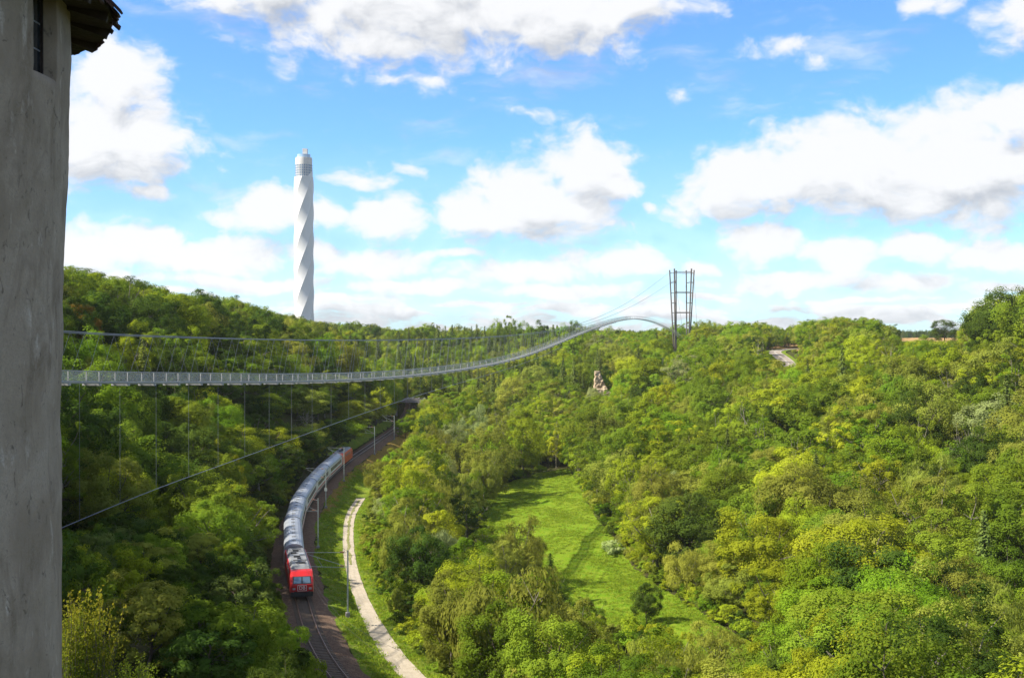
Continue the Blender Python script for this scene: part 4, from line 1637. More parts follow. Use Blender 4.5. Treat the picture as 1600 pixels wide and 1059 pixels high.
def lobed(seed, Hh=12.0, Rr=4.4, zc=.58, rz=.42, nl=24, ns=6, nleaf=42, lsize=.40, lobe=(.24, .40), flat=.75, aspect=.62, gaps=0.0, droop=0.0, bark='bark', limbr=1.0, limbn=9, up=.45, jag=.35):
    rs = np.random.RandomState(seed); rnd = random.Random(seed)
    c0 = np.array([0, 0, Hh * zc]); rad = np.array([Rr, Rr, Hh * rz])
    d = rdir(rs, nl * 4)
    d = d[d[:, 2] > -.78][:nl]
    # spread the lobes
    for _ in range(6):
        dif = d[:, None] - d[None]
        r2 = (dif ** 2).sum(-1) + np.eye(len(d)) * 9
        d = unit(d + .03 * (dif / (r2[..., None] + .02)).sum(1) * .3)
    stretch = rs.uniform(.50, .86, len(d))[:, None] * (1 + jag * (rs.rand(len(d), 1) - .5))
    lc = c0 + d * rad * stretch
    lr = rs.uniform(*lobe, len(d)) * Rr
    ltint = rs.rand(len(d))
    P_, N_, T_, S_ = [], [], [], []
    for i in range(len(d)):
        if rs.rand() < gaps: continue
        sd = rdir(rs, ns)
        sd = unit(sd + d[i] * .7 + np.array([0, 0, .18]))
        sc = lc[i] + sd * lr[i] * rs.uniform(.5, .95, (ns, 1)) * np.array([1, 1, flat])
        for k in range(ns):
            m = int(nleaf * rs.uniform(.7, 1.3))
            ld = rdir(rs, m)
            out_ = unit(sc[k] - c0)
            ld = unit(ld + out_ * .5 + np.array([0, 0, .12]))
            sr = lr[i] * rs.uniform(.42, .66)
            pp = sc[k] + ld * sr * rs.uniform(.55, 1.08, (m, 1)) * np.array([1, 1, flat])
            nn = unit(ld + out_ * .5 + np.array([0, 0, up]) + .24 * rs.normal(size=(m, 3)))
            P_.append(pp); N_.append(nn)
            T_.append(np.clip(.50 * ltint[i] + .32 * rs.rand() + .18 * rs.rand(m), 0, 1))
    # a few stray twigs of leaves inside, so that the crown has a core
    m = int(nl * ns * nleaf * .12)
    dd = rdir(rs, m)
    P_.append(c0 + dd * rad * rs.uniform(.15, .55, (m, 1))); N_.append(unit(rs.normal(size=(m, 3)))); T_.append(rs.rand(m) * .5)
    p = np.concatenate(P_); n_ = np.concatenate(N_); tt = np.concatenate(T_)
    ls = lsize * rs.uniform(.65, 1.35, len(p))
    td = None
    if droop:
        td = unit(rs.normal(size=p.shape) * .35 + np.array([0, 0, -1.0]))
        n_ = unit(n_ * np.array([1, 1, .25]))
    v, f = leaf_faces(p, n_, ls, ls * aspect * rs.uniform(.8, 1.2, len(p)), rs, td)
    tr = MB()
    top = Vector((rnd.uniform(-.3, .3), rnd.uniform(-.3, .3), Hh * (zc + .12)))
    tp = limbs(tr, (0, 0, -.6), top, .020 * Hh, .005 * Hh, rnd, 5, .18)
    order = list(range(len(lc))); rnd.shuffle(order)
    for q in order[:limbn]:
        b = Vector((0, 0, 0)).lerp(top, rnd.uniform(.3, .75))
        e = Vector(lc[q]) + Vector(d[q]) * lr[q] * .7
        mid = limbs(tr, b, e, .0065 * Hh * limbr, .002 * Hh * limbr, rnd, 4, .3)
        for _ in range(3):
            s_p = mid[rnd.randrange(2, 4)]
            limbs(tr, s_p, s_p + Vector((rnd.uniform(-1, 1), rnd.uniform(-1, 1), rnd.uniform(.2, 1.2))) * lr[q] * .9, .0028 * Hh * limbr, .001 * Hh * limbr, rnd, 2, .1)
    return finish('t', v, f, tt, tr, Hh, Rr, M[bark])


def conifer(seed, Hh=16.0, Rr=3.0, droop=.35, dens=1.0):
    rs = np.random.RandomState(seed); rnd = random.Random(seed)
    P_, N_, T_, D_, S_ = [], [], [], [], []
    z = Hh * .10
    while z < Hh * .99:
        k = z / Hh
        rr = Rr * (1 - k) ** .85 * rs.uniform(.82, 1.12) + .12
        nb = max(5, int(10 * dens * (1 - k) + 5))
        a0 = rs.rand() * 6.28
        for b in range(nb):
            a = a0 + 6.2832 * b / nb + rs.uniform(-.25, .25)
            ln = rr * rs.uniform(.75, 1.1)
            m = max(3, int(ln / .16))
            t = np.linspace(.12, 1, m)
            dr = np.array([math.cos(a), math.sin(a), 0])
            pp = np.stack([dr[0] * ln * t, dr[1] * ln * t, z - droop * ln * t * t + .10 * ln * t], 1) + rs.normal(size=(m, 3)) * .07
            P_.append(pp)
            sd = np.array([-dr[1], dr[0], 0])
            side_ = np.where(rs.rand(m, 1) < .5, -1, 1)
            D_.append(unit(dr * .7 + sd * side_ * .8 + np.array([0, 0, -.25]) + .2 * rs.normal(size=(m, 3))))
            N_.append(unit(np.array([0, 0, 1.0]) + dr * .5 + .4 * rs.normal(size=(m, 3))))
            T_.append(np.clip(.15 + .6 * t * rs.uniform(.5, 1.2) + .2 * rs.rand(m), 0, 1))
            S_.append(.30 + .30 * (1 - t) * 0 + .22 * rs.rand(m) + .1 * (1 - k))
        z += .38 + .22 * (1 - k)
    p = np.concatenate(P_); S = np.concatenate(S_)
    v, f = leaf_faces(p, np.concatenate(N_), S * 1.5, S * .62, rs, np.concatenate(D_))
    tr = MB(); tr.tube([(0, 0, -.6), (0, 0, Hh * .5), (0, 0, Hh * .97)], [.014 * Hh, .009 * Hh, .002 * Hh], 6, False)
    return finish('c', v, f, np.concatenate(T_), tr, Hh, Rr, M['bark'])


def shoots(seed, Hh=4.2, Rr=2.0, ns=70, lsize=.12, spread=.6):
    """a bush of upright leafy shoots, small leaves"""
    rs = np.random.RandomState(seed); rnd = random.Random(seed)
    P_, N_, T_, D_, S_ = [], [], [], [], []
    tr = MB()
    for i in range(ns):
        a = rs.rand() * 6.283; r0 = Rr * .35 * math.sqrt(rs.rand()); r1 = r0 + Rr * spread * rs.rand()
        h = Hh * rs.uniform(.55, 1.0) * (1 - .25 * (r1 / Rr) ** 2)
        a1 = a + rs.uniform(-.4, .4)
        b = np.array([r0 * math.cos(a), r0 * math.sin(a), 0]); e = np.array([r1 * math.cos(a1), r1 * math.sin(a1), h])
        m = int(h / .045)
        t = np.sort(rs.uniform(.12, 1, m))
        bow = np.sin(t * 3.14)[:, None] * rs.normal(size=3) * .12
        ax = b + (e - b) * t[:, None] + bow
        sp = (.30 * (1 - t) + .07)[:, None]
        off = rs.normal(size=(m, 3)) * sp
        P_.append(ax + off)
        N_.append(unit(rs.normal(size=(m, 3)) * .6 + np.array([0, 0, .9])))
        D_.append(unit(off + rs.normal(size=(m, 3)) * .05 + np.array([0, 0, .02])))
        T_.append(np.clip(.05 + .55 * t ** 3 * rs.uniform(.2, 1.3) + .25 * rs.rand(m) ** 3, 0, 1))
        S_.append(lsize * rs.uniform(.6, 1.4, m))
        if i % 2 == 0:
            q = [Vector(b), Vector(b * .5 + e * .5 + bow[m // 2]), Vector(e)]
            tr.tube(q, [.022, .014, .005], 4, False)
    p = np.concatenate(P_); S = np.concatenate(S_)
    v, f = leaf_faces(p, np.concatenate(N_), S, S * .6, rs, np.concatenate(D_))
    return finish('s', v, f, np.concatenate(T_), tr, Hh, Rr, M['bark'])


PROTO = {
    'round': [lobed(101 + i, 12, [4.6, 5.1, 4.3, 4.8, 5.3, 4.5][i], [.55, .54, .56, .53, .55, .57][i], [.45, .45, .44, .46, .44, .44][i], nl=[25, 28, 22, 27, 30, 24][i], ns=7, lsize=[.29, .26, .30, .28, .26, .29][i], nleaf=64, up=.25, flat=.9, lobe=(.26, .42)) for i in range(6)],
    'open': [lobed(201 + i, 13, [4.1, 4.6, 3.8, 4.3][i], .56, .45, nl=[36, 40, 34, 38][i], ns=5, nleaf=50, lsize=.26, up=.25, flat=.95, lobe=(.17, .29), gaps=.06, jag=.75, bark='barkpale', limbn=14, aspect=.5) for i in range(4)],
    'bare': [lobed(801 + i, 12, 3.6, .58, .42, nl=30, ns=2, nleaf=16, lsize=.26, lobe=(.14, .24), gaps=.45, jag=.6, bark='barkgrey', limbr=.6, limbn=30, aspect=.5) for i in range(2)],
    'willow': [lobed(301 + i, 9, [4.6, 5.0, 4.2][i], .52, .46, nl=[20, 24, 18][i], ns=7, nleaf=70, lsize=.34, lobe=(.26, .42), flat=.9, aspect=.30, droop=1.0, up=.2, jag=.25, bark='barkpale') for i in range(3)],
    'conifer': [conifer(401 + i, 16, [2.9, 3.4, 2.6, 3.1][i], [.35, .5, .3, .45][i]) for i in range(4)],
    'bush': [lobed(501 + i, 4.0, [2.3, 2.7, 2.1, 2.5][i], .45, .50, nl=16, ns=5, nleaf=40, lsize=.24, lobe=(.26, .44), jag=.6, limbn=5) for i in range(4)],
    'shoots': [shoots(601, 4.2, 2.0, 90, .13), shoots(602, 4.6, 1.8, 80, .12), shoots(603, 3.8, 2.3, 110, .12, .8)],
    'fine': [lobed(701 + i, 7.5, [3.2, 2.7][i], .54, .46, nl=30, ns=7, nleaf=60, lsize=.18, lobe=(.20, .34), jag=.5, limbn=10) for i in range(2)],
}

NEAR = {
    'round': [lobed(111 + i, 12, [4.6, 5.0, 4.4][i], .55, .45, nl=[27, 30, 25][i], ns=8, nleaf=105, lsize=.20, up=.25, flat=.9, lobe=(.24, .40), limbn=12) for i in range(3)],
    'open': [lobed(211 + i, 13, [4.1, 4.5][i], .56, .45, nl=[40, 44][i], ns=6, nleaf=78, lsize=.18, up=.25, flat=.95, lobe=(.16, .28), gaps=.06, jag=.75, bark='barkpale', limbn=16, aspect=.5) for i in range(2)],
}

# --- what must stay in view: sample points (photo column, row, depth)
clear = []


def keep(v, m=0):
    x, y = proj(v.x, v.y, v.z)
    clear.append((x, y, v.y))


for u in np.arange(76, 216, 1.2):
    p, t, n = rail_frame(s_of_u(u))
    for a in (-1.5, 0, 1.5, 2.6, 3.6):
        for z in ((0.0, 3.5) if 99 < u < 214 else (0,)):
            if u < 86 and a < 0: continue
            keep(p + n * a + Vector((0, 0, z)))
for u in np.arange(216, 262, 2.0):
    p, t, n = rail_frame(s_of_u(u))
    for a in (-1, 1, 3, 5, 7): keep(p + n * a)
for (s, p) in MAST_P:
    for z in (3, 7): keep(rail_at(s) + rail_frame(s)[2] * 4 + Vector((0, 0, z)))
for u in np.arange(76, 168, 1.2):
    x1 = float(path_x(u)); x0 = float(rail_x(u)) + 3.5
    for x in list(np.linspace(x0, x1, 6)) + [x1 + 1.4, x1 + (2.6 if u < 130 else 1.8)]:
        keep(Vector((x, u * K, float(H(x, u * K)))))
mpoly = [(774, 787), (822, 757), (887, 735), (894, 750), (911, 782), (940, 836), (977, 886), (1003, 910), (998, 930), (972, 972), (930, 932), (885, 897), (843, 845), (790, 822)]


def in_poly(x, y, poly):
    c = False; n = len(poly)
    for i in range(n):
        x1, y1 = poly[i]; x2, y2 = poly[(i + 1) % n]
        if (y1 > y) != (y2 > y) and x < (x2 - x1) * (y - y1) / (y2 - y1) + x1: c = not c
    return c


mp2 = [(1032, 917), (1094, 968), (1155, 1012), (1130, 1035), (1094, 1028), (1050, 975)]
for x in range(770, 1160, 6):
    for y in range(734, 1040, 6):
        if in_poly(x, y, mpoly) or in_poly(x, y, mp2): clear.append((x, y, 45.0 * F / (y - HOR)))
for i_ in range(16, 60):
    p = ROAD[i_]; q_ = ROAD[i_ + 1] - p; q_ = Vector((q_.y, -q_.x, 0)).normalized()
    for a in (-4, 0, 4): keep(p + q_ * a + Vector((0, 0, .2)))
for x in (931, 935, 940, 945):
    for y in (577, 584, 594, 604, 610):
        if (x < 937 and y > 583) or y > 600: clear.append((x, y, 520))
for x in (634, 640, 646, 652): clear += [(x, 627, 500), (x, 633, 500)]
for x in list(range(1408, 1432, 8)) + list(range(1462, 1500, 8)): clear.append((x, 532, 700))
for y in np.arange(bd(90), bd(945), 2.0):
    for a in (0, 1.4): keep(bp(y, float(deck_zf(y)) + a))
for y in np.arange(bd(90), bd(640), 3.0):
    keep(bp(y, float(low_zf(y))))
for y in range(424, 540, 6):
    clear += [(1048, min(y, 500), 790), (1052, y, 790), (1055, y, 790), (1058, y, 790), (1074, min(y, 520), 790), (1079, min(y, 505), 790)]
clear += [(1053, 545, 790), (1055, 547, 790)]
for y in range(250, 488, 8): clear += [(462, y, 1300), (475, y, 1300), (488, y, 1300)]
for x, y in ((945, 508), (965, 502), (985, 499), (1005, 500), (1025, 506), (1040, 513), (1055, 522)): clear.append((x, y, 560))
CL = np.array(clear)

sky_line = np.array([(0, 412), (97, 419), (135, 421), (165, 434), (200, 437), (235, 447), (262, 455), (300, 462), (325, 455), (350, 460), (380, 474), (420, 484), (448, 490), (475, 497), (505, 504), (550, 502), (585, 505), (612, 514), (640, 511), (665, 505), (700, 503), (730, 507), (760, 505), (790, 494), (815, 494), (835, 508), (865, 504), (890, 498), (915, 504), (945, 509), (965, 515), (1000, 519), (1025, 512), (1050, 508), (1075, 505), (1090, 499), (1120, 505), (1150, 503), (1185, 502), (1205, 507), (1228, 516), (1245, 504), (1280, 497), (1320, 496), (1340, 500), (1352, 496), (1368, 500), (1378, 508), (1395, 510), (1403, 526), (1415, 531), (1428, 531), (1462, 533), (1495, 534), (1503, 526), (1510, 512), (1518, 488), (1535, 465), (1560, 451), (1600, 447), (1700, 440)], float)


def sky_at(px):
    return np.interp(px, sky_line[:, 0], sky_line[:, 1])


TREES = []   # dicts
occ = {}


def near_any(x, y, d):
    c = 6.0
    i, j = int(x // c), int(y // c)
    k = int(d // c) + 1
    for a in range(-k, k + 1):
        for b in range(-k, k + 1):
            for (xx, yy, dd) in occ.get((i + a, j + b), ()):
                if (xx - x) ** 2 + (yy - y) ** 2 < (max(d, dd * .0)) ** 2: return True
    return False


def put(x, y, Hh, Rr, shape, colour, label=None, name=None, z=None, pi=None):
    g = float(H(x, y)) if z is None else z
    TREES.append(dict(x=x, y=y, z=g, H=Hh, R=Rr, shape=shape, colour=colour, label=label, name=name, pi=pi))
    occ.setdefault((int(x // 6), int(y // 6)), []).append((x, y, Rr))


def hero(px, py_top, u, Rr, shape, colour, label, name=None, base=None, Hmin=2.0, pi=None):
    y = u * K; x = (px - 800) / F * y
    g = float(H(x, y)); top = CAMZ + (HOR - py_top) / F * y
    if base is not None: g = CAMZ + (HOR - base) / F * y
    put(x, y, max(Hmin, top - g), Rr, shape, colour, label, name, z=g, pi=pi)


hero(122, 474, 158, 4.6, 'round', 'orange', 'orange-brown tree on the left hillside, right beside the old tower wall')
hero(344, 697, 130, 3.6, 'open', 'yellow', 'tall sunlit yellow-green tree on the shaded slope left of the train')
hero(1475, 499, 455, 8.3, 'round', 'dark', 'solitary rounded dark tree standing on the stubble field', pi=3)
hero(1568, 448, 238, 10.5, 'round', 'dark', 'huge dark green tree towering at the right edge of the picture', pi=1)
hero(1447, 524, 350, 4.6, 'round', 'green', 'dark rounded tree in front of the stubble field')
hero(1602, 452, 226, 9.5, 'round', 'green', 'broad green tree cut off by the right edge beside the huge dark one', pi=4)
hero(1540, 478, 248, 7.0, 'round', 'dark', 'lower dark tree at the left foot of the huge dark tree', pi=0)
hero(634, 650, 262, 3.6, 'round', 'fresh', 'green tree hiding the track right of the farthest mast')
hero(655, 640, 272, 4.4, 'round', 'yellow', 'yellow-green tree in front of the stone overbridge abutment')
hero(1516, 500, 245, 3.2, 'open', 'olive', 'yellowish slender tree leaning out in front of the huge dark tree')
hero(833, 657, 268, 5.0, 'conifer', 'green', 'broad cone-shaped green tree at the far end of the meadow')
hero(757, 712, 205, 5.6, 'willow', 'olive', 'round olive willow at the left edge of the meadow, shadow beside it')
hero(712, 735, 196, 4.6, 'round', 'green', 'green tree leaning against the round olive willow left of the meadow')
hero(884, 652, 285, 5.8, 'willow', 'olive', 'brownish spreading willow behind the far end of the meadow')
hero(928, 607, 315, 6.2, 'willow', 'grey', 'pale silvery willow below the sandstone face')
hero(742, 640, 265, 6.0, 'willow', 'grey', 'pale silvery tree in the wood left of the cone-shaped tree')
hero(810, 727, 252, 2.6, 'bush', 'olive', 'low brownish bush at the far left corner of the meadow', 'bush')
hero(860, 862, 131, 2.4, 'conifer', 'dark', 'dark conical tree at the near left edge of the meadow')
hero(815, 815, 140, 4.8, 'willow', 'olive', 'rounded olive tree beside the dark conical tree')
hero(958, 842, 158, 2.6, 'bush', 'pale', 'cream-flowered bush at the right edge of the meadow', 'bush')
hero(1010, 905, 121, 2.6, 'round', 'dark', 'small dark tree at the point where the meadow narrows')
hero(1012, 790, 178, 6.0, 'round', 'fresh', 'large fresh green tree at the right edge of the meadow above the narrowing')
hero(1455, 715, 172, 5.2, 'round', 'dark', 'dark grey-green tree alone among yellow-green ones on the right slope')
hero(1120, 980, 100, 4.2, 'willow', 'olive', 'grey-olive tree covering the bottom end of the meadow')
hero(1030, 965, 92, 3.6, 'open', 'yellow', 'yellow-green tree left of the bottom end of the meadow')
hero(700, 905, 98, 4.4, 'round', 'fresh', 'green tree right beside the gravel path at the bottom')
hero(730, 880, 106, 4.0, 'open', 'yellow', 'bright yellow-green tree in the belt right of the gravel path')
hero(820, 925, 90, 4.6, 'open', 'yellow', 'broad yellow-green tree at the bottom middle of the picture')
hero(905, 925, 92, 4.6, 'round', 'olive', 'dull olive tree right of the broad yellow-green one at the bottom')
hero(620, 700, 185, 3.8, 'open', 'olive', 'thin greyish tree at the upper end of the gravel path')
hero(385, 872, 88, 2.6, 'fine', 'yellow', 'small yellow-green tree left of the front locomotive')
hero(290, 850, 92, 2.8, 'fine', 'green', 'small sunlit tree on the slope above the footpath')
hero(140, 905, 37, 1.9, 'shoots', 'autumn', 'tall foreground bush with yellow leaf tips against the old tower', 'bush', pi=0)
hero(108, 935, 36, 1.4, 'shoots', 'autumn', 'foreground bush half hidden by the edge of the old tower', 'bush', pi=1)
hero(330, 985, 46, 2.2, 'shoots', 'autumn', 'foreground bush with yellow leaves at the bottom, right of the footpath', 'bush', pi=2)
hero(395, 945, 57, 2.6, 'fine', 'green', 'dense green bush at the bottom, second from the track', 'bush')
hero(445, 965, 64, 2.2, 'fine', 'fresh', 'dense green bush at the bottom nearest the track', 'bush')
hero(255, 1005, 44, 1.8, 'shoots', 'dark', 'dark low bush at the bottom beside the footpath', 'bush', pi=1)
hero(480, 1010, 66, 1.7, 'bush', 'green', 'low bush touching the ballast at the bottom', 'bush')
hero(210, 1020, 38, 1.7, 'shoots', 'green', 'low green bush at the bottom between the old tower and the footpath', 'bush', pi=2)
hero(380, 1030, 48, 2.0, 'shoots', 'green', 'green bush in the bottom row behind the yellow-leaved one', 'bush', pi=0)

RP = np.array([(p.x, p.y) for p in ROAD])
# a row of trees along each skyline, so that its outline is the one in the photograph
ridge = np.array([(60, 158), (97, 165), (180, 195), (300, 225), (400, 255), (500, 310), (505, 520), (600, 560), (900, 570), (1000, 560), (1085, 540), (1150, 560), (1200, 620), (1240, 620), (1245, 430), (1300, 410), (1395, 400), (1400, 400), (1600, 260)], float)
px = 70.0
rs_ = random.Random(21)
while px < 1400:
    u = float(np.interp(px, ridge[:, 0], ridge[:, 1])) * rs_.uniform(.97, 1.03)
    y = u * K; x = (px - 800) / F * y
    g = float(H(x, y)); top = CAMZ + (HOR - (sky_at(px) + rs_.uniform(-2, 9))) / F * y
    hh = top - g
    if 5 < hh < 30 and (px < 1195 or px > 1262 or y > 830) and np.min((RP[:, 0] - x) ** 2 + (RP[:, 1] - y) ** 2) > 90:
        far_c = 505 < px < 900
        sh = 'conifer' if (far_c and rs_.random() < .35) else ('round' if rs_.random() < .75 else 'open')
        rr = min(hh * rs_.uniform(.34, .48), 7.0) if sh != 'conifer' else hh * .19
        if px < 500: rr = max(rr, 5.6) * rs_.uniform(.85, 1.25)
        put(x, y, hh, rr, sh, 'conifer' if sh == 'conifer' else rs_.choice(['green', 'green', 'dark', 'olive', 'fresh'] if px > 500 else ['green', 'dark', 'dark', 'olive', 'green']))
        px += rr * F / y * 1.15
    else:
        px += 8



def allowed(x, y):
    u = y / K
    if 40 < u < 430:
        dx = x - float(rail_x(u))
        if -4.6 < dx < 4.5: return 0
        if u < 206 and 0 < dx and x < float(path_x(u)) + (3.6 if u < 140 else 2.6): return 0
        if 200 < u < 262 and 0 < dx < 8: return 0
        if 200 < u < 300 and -6 < dx < 0: return 0
        if abs(x - float(river_x(min(max(u, 40), 400)))) < 3.4 and u < 400: return 0
    if 88 < u < 252 and float(mead_l(u)) - .2 < x < float(mead_r(u)) + .6: return 0
    if abs(y - 700) < 160 and np.min((RP[:, 0] - x) ** 2 + (RP[:, 1] - y) ** 2) < 90: return 0
    if 48 < u < 108 and abs(x - float(foot(u))) < 1.0: return 0
    q = 800 + F * x / y
    if y > 600 and 1392 < q < 1520: return 0
    if (x - 113) ** 2 + (y - 800) ** 2 < 250: return 0
    if abs(x - 40) < 7 and 505 < y < 536: return 0
    return 1


def fits(x, y, g, Hh, Rr):
    q, pt = proj(x, y, g + Hh); _, pb = proj(x, y, g)
    rx = Rr * F / y * 1.08
    cy = (pt + pb) / 2; ry = (pb - pt) / 2 * 1.06
    d = ((CL[:, 0] - q) / rx) ** 2 + ((CL[:, 1] - cy) / ry) ** 2
    return not np.any((d < 1) & (CL[:, 2] > y))


def zone_style(x, y, q, r):
    """shape and colour mix of each part of the wood"""
    u = y / K
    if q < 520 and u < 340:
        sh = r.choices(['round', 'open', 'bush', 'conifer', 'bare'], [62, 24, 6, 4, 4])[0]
        co = r.choices(['green', 'yellow', 'olive', 'dark', 'fresh'], [32, 12, 10, 46, 5])[0]  # dark share puts slope shade into leaf colour; some yellow for lit crowns
    elif u > 330 and x < 45:
        sh = r.choices(['round', 'open', 'conifer'], [42, 14, 44])[0]
        co = r.choices(['green', 'olive', 'fresh', 'dark', 'yellow'], [34, 24, 20, 12, 10])[0]
    elif x < 40 and u < 330:
        sh = r.choices(['round', 'open', 'willow', 'bush'], [42, 34, 16, 8])[0]
        co = r.choices(['green', 'yellow', 'olive', 'fresh', 'dark'], [26, 28, 24, 14, 8])[0]
    else:
        sh = r.choices(['round', 'open', 'bush', 'conifer', 'willow', 'bare'], [53, 31, 6, 2, 2, 6])[0]
        co = r.choices(['green', 'fresh', 'olive', 'yellow', 'dark', 'grey'], [31, 22, 18, 20, 7, 2])[0]
        if q > 1330 and u > 200: co = r.choices(['yellow', 'olive', 'green', 'orange', 'dark'], [34, 26, 26, 2, 12])[0]
    # patches: neighbouring trees are often of one sort
    k = mnoise.noise((x * .035, y * .025, 2.0))
    if k > .36 and r.random() < .5: co = 'yellow' if x > 0 else ('olive' if u > 330 else co)
    if k < -.32 and r.random() < .6: co = 'green'
    if sh == 'willow': co = r.choice(['olive', 'olive', 'olive', 'grey'])
    if sh == 'conifer': co = 'conifer'
    return sh, co


def scatter():
    r = random.Random(99)
    y = 66.0
    while y < 985:
        s = 4.2 if y < 135 else 7.9 if y < 400 else (8.0 if y < 600 else 8.4)
        xl, xr = -.421 * y - (50 if y < 420 else 14), .421 * y + 16  # wider left margin: unseen trees added there to cast shade into view
        x = xl + r.uniform(0, s)
        while x < xr:
            xx, yy = x + r.uniform(-.42, .42) * s, y + r.uniform(-.42, .42) * s
            x += s
            if not allowed(xx, yy): continue
            q = 800 + F * xx / yy
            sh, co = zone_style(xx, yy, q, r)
            g = float(H(xx, yy))
            Hh = min(20.0, max(6.5, r.gauss(13.6, 3.4)))
            if sh == 'conifer': Hh *= 1.2
            u = yy / K
            if xx > 30 and yy < 400: Rr_k = 1.08
            else: Rr_k = 1.0
            if u < 90 and xx < -15:
                if q > -60: Hh *= .42; sh = 'fine' if sh != 'bush' else sh
                else: Hh = r.uniform(11, 16); sh = 'round'; Rr = Hh * .4  # trees out of frame, kept tall to throw shade on the near slope
            Rr = Hh * r.uniform(.34, .50) if sh != 'conifer' else Hh * r.uniform(.15, .21)
            Rr *= Rr_k
            if sh == 'open': Rr *= .92
            if 84 < u < 272:
                dx = xx - float(rail_x(u))
                if -34 < dx < -4: Hh = min(Hh, max(2.5, CAMZ + RAIL_Z + (3.5 - dx) / 1.05 - g))
            if sh == 'bare': Rr = min(Rr, 3.8)
            if sh == 'willow': Hh *= .8; Rr = Hh * r.uniform(.42, .55)
            if sh == 'bush': Hh = r.uniform(3, 5.5); Rr = Hh * r.uniform(.5, .7)
            if 0 < q < 1600:
                top = CAMZ + (HOR - (float(sky_at(q)) + 2)) / F * yy
                if g + Hh > top: Hh = top - g
                if Hh < 1.5: continue
                if Hh < 5 and sh not in ('bush',): sh = 'bush'; co = co if co != 'conifer' else 'green'; Rr = max(Hh * .55, 1.0)
            if near_any(xx, yy, min(3.4, Rr * .6)): continue
            ok = False
            for k in (1.0, .72, .5, .32, .2, .12):
                if fits(xx, yy, g, Hh * k, max(Rr * k, .5)):
                    ok = True
                    if k < 1:
                        Hh *= k; Rr *= k
                        if Hh < 4.5:
                            Rr = max(Rr, .45 * Hh); sh = 'bush'
                            if co == 'conifer': co = 'green'
                            if not fits(xx, yy, g, Hh, Rr): ok = False
                    break
            if not ok or Hh < .7: continue
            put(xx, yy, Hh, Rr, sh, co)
        y += s * .92


scatter()


def fringe():
    r = random.Random(17)
    for f, sgn, u0, u1 in ((mead_r, 1, 90, 252), (mead_l, -1, 90, 252), (lambda u: path_x(u) + 3.2, 1, 84, 200), (lambda u: rail_x(u) - 4.8, -1, 90, 255)):
        u = u0
        while u < u1:
            for _ in range(2):
                x = float(f(u)) + sgn * r.uniform(.3, 3.2); y = u * K + r.uniform(-1, 1)
                hh = r.uniform(1.2, 3.6); rr = hh * r.uniform(.55, .8)
                if not allowed(x, y) or near_any(x, y, .9): continue
                for k in (1, .6, .35):
                    if fits(x, y, float(H(x, y)), hh * k, rr * k):
                        put(x, y, hh * k, rr * k, 'bush', r.choice(['green', 'olive', 'fresh', 'yellow', 'dark'])); break
            u += r.uniform(.9, 1.8)


fringe()

# --- which trees show, and how much of each
W_, H_ = 400, 265
cover = np.zeros((H_, W_), bool); cover[:, :25] = True
yy_, xx_ = np.mgrid[0:H_, 0:W_]
for t in sorted(TREES, key=lambda t: t['y']):
    q, pt = proj(t['x'], t['y'], t['z'] + t['H']); _, pb = proj(t['x'], t['y'], t['z'] + .08 * t['H'])
    q /= 4; pt /= 4; pb /= 4; rx = t['R'] * F / t['y'] / 4
    x0, x1, y0, y1 = int(max(0, q - rx)), int(min(W_, q + rx + 2)), int(max(0, pt)), int(min(H_, pb + 2))
    t['px'], t['py'], t['rx'] = q * 4, (pt + pb) * 2, rx * 4
    t['vis'] = 0
    if x1 <= x0 or y1 <= y0: continue
    sub = ((xx_[y0:y1, x0:x1] + .5 - q) / max(rx, .3)) ** 2 + ((yy_[y0:y1, x0:x1] + .5 - (pt + pb) / 2) / max((pb - pt) / 2, .3)) ** 2 < 1
    c = cover[y0:y1, x0:x1]
    t['vis'] = int((sub & ~c).sum())
    c |= ((xx_[y0:y1, x0:x1] + .5 - q) / max(rx * .88, .3)) ** 2 + ((yy_[y0:y1, x0:x1] + .5 - (pt + pb) / 2) / max((pb - pt) / 2 * .9, .3)) ** 2 < 1

NAME = {'bare': 'half_bare_tree', 'round': 'broadleaf_tree', 'open': 'open_crowned_tree', 'willow': 'willow_tree', 'conifer': 'conifer_tree', 'bush': 'bush', 'shoots': 'bush', 'fine': 'small_tree'}
CAT = {'half_bare_tree': 'tree', 'broadleaf_tree': 'tree', 'open_crowned_tree': 'tree', 'willow_tree': 'willow', 'conifer_tree': 'conifer', 'bush': 'bush', 'small_tree': 'tree'}
WORD = {'bare': 'half-bare tree', 'round': 'rounded tree', 'open': 'loose-crowned tree', 'willow': 'domed tree', 'conifer': 'conifer', 'bush': 'bush', 'shoots': 'bush', 'fine': 'small tree'}
CWORD = {'yellow': 'yellow-green', 'green': 'mid-green', 'fresh': 'fresh green', 'dark': 'dark green', 'olive': 'olive', 'grey': 'silvery', 'orange': 'orange-brown', 'conifer': 'dark', 'pale': 'cream', 'autumn': 'yellowing'}
LIMIT = 280
indiv = []
by = {}
for t in TREES:
    t['name'] = t['name'] or NAME[t['shape']]
    by.setdefault(t['name'], []).append(t)
for nm, lst in by.items():
    lst.sort(key=lambda t: (-(t['label'] is not None), -t['vis']))
    for i, t in enumerate(lst):
        t['own'] = (t['label'] is not None) or (i < LIMIT and t['vis'] >= 3)


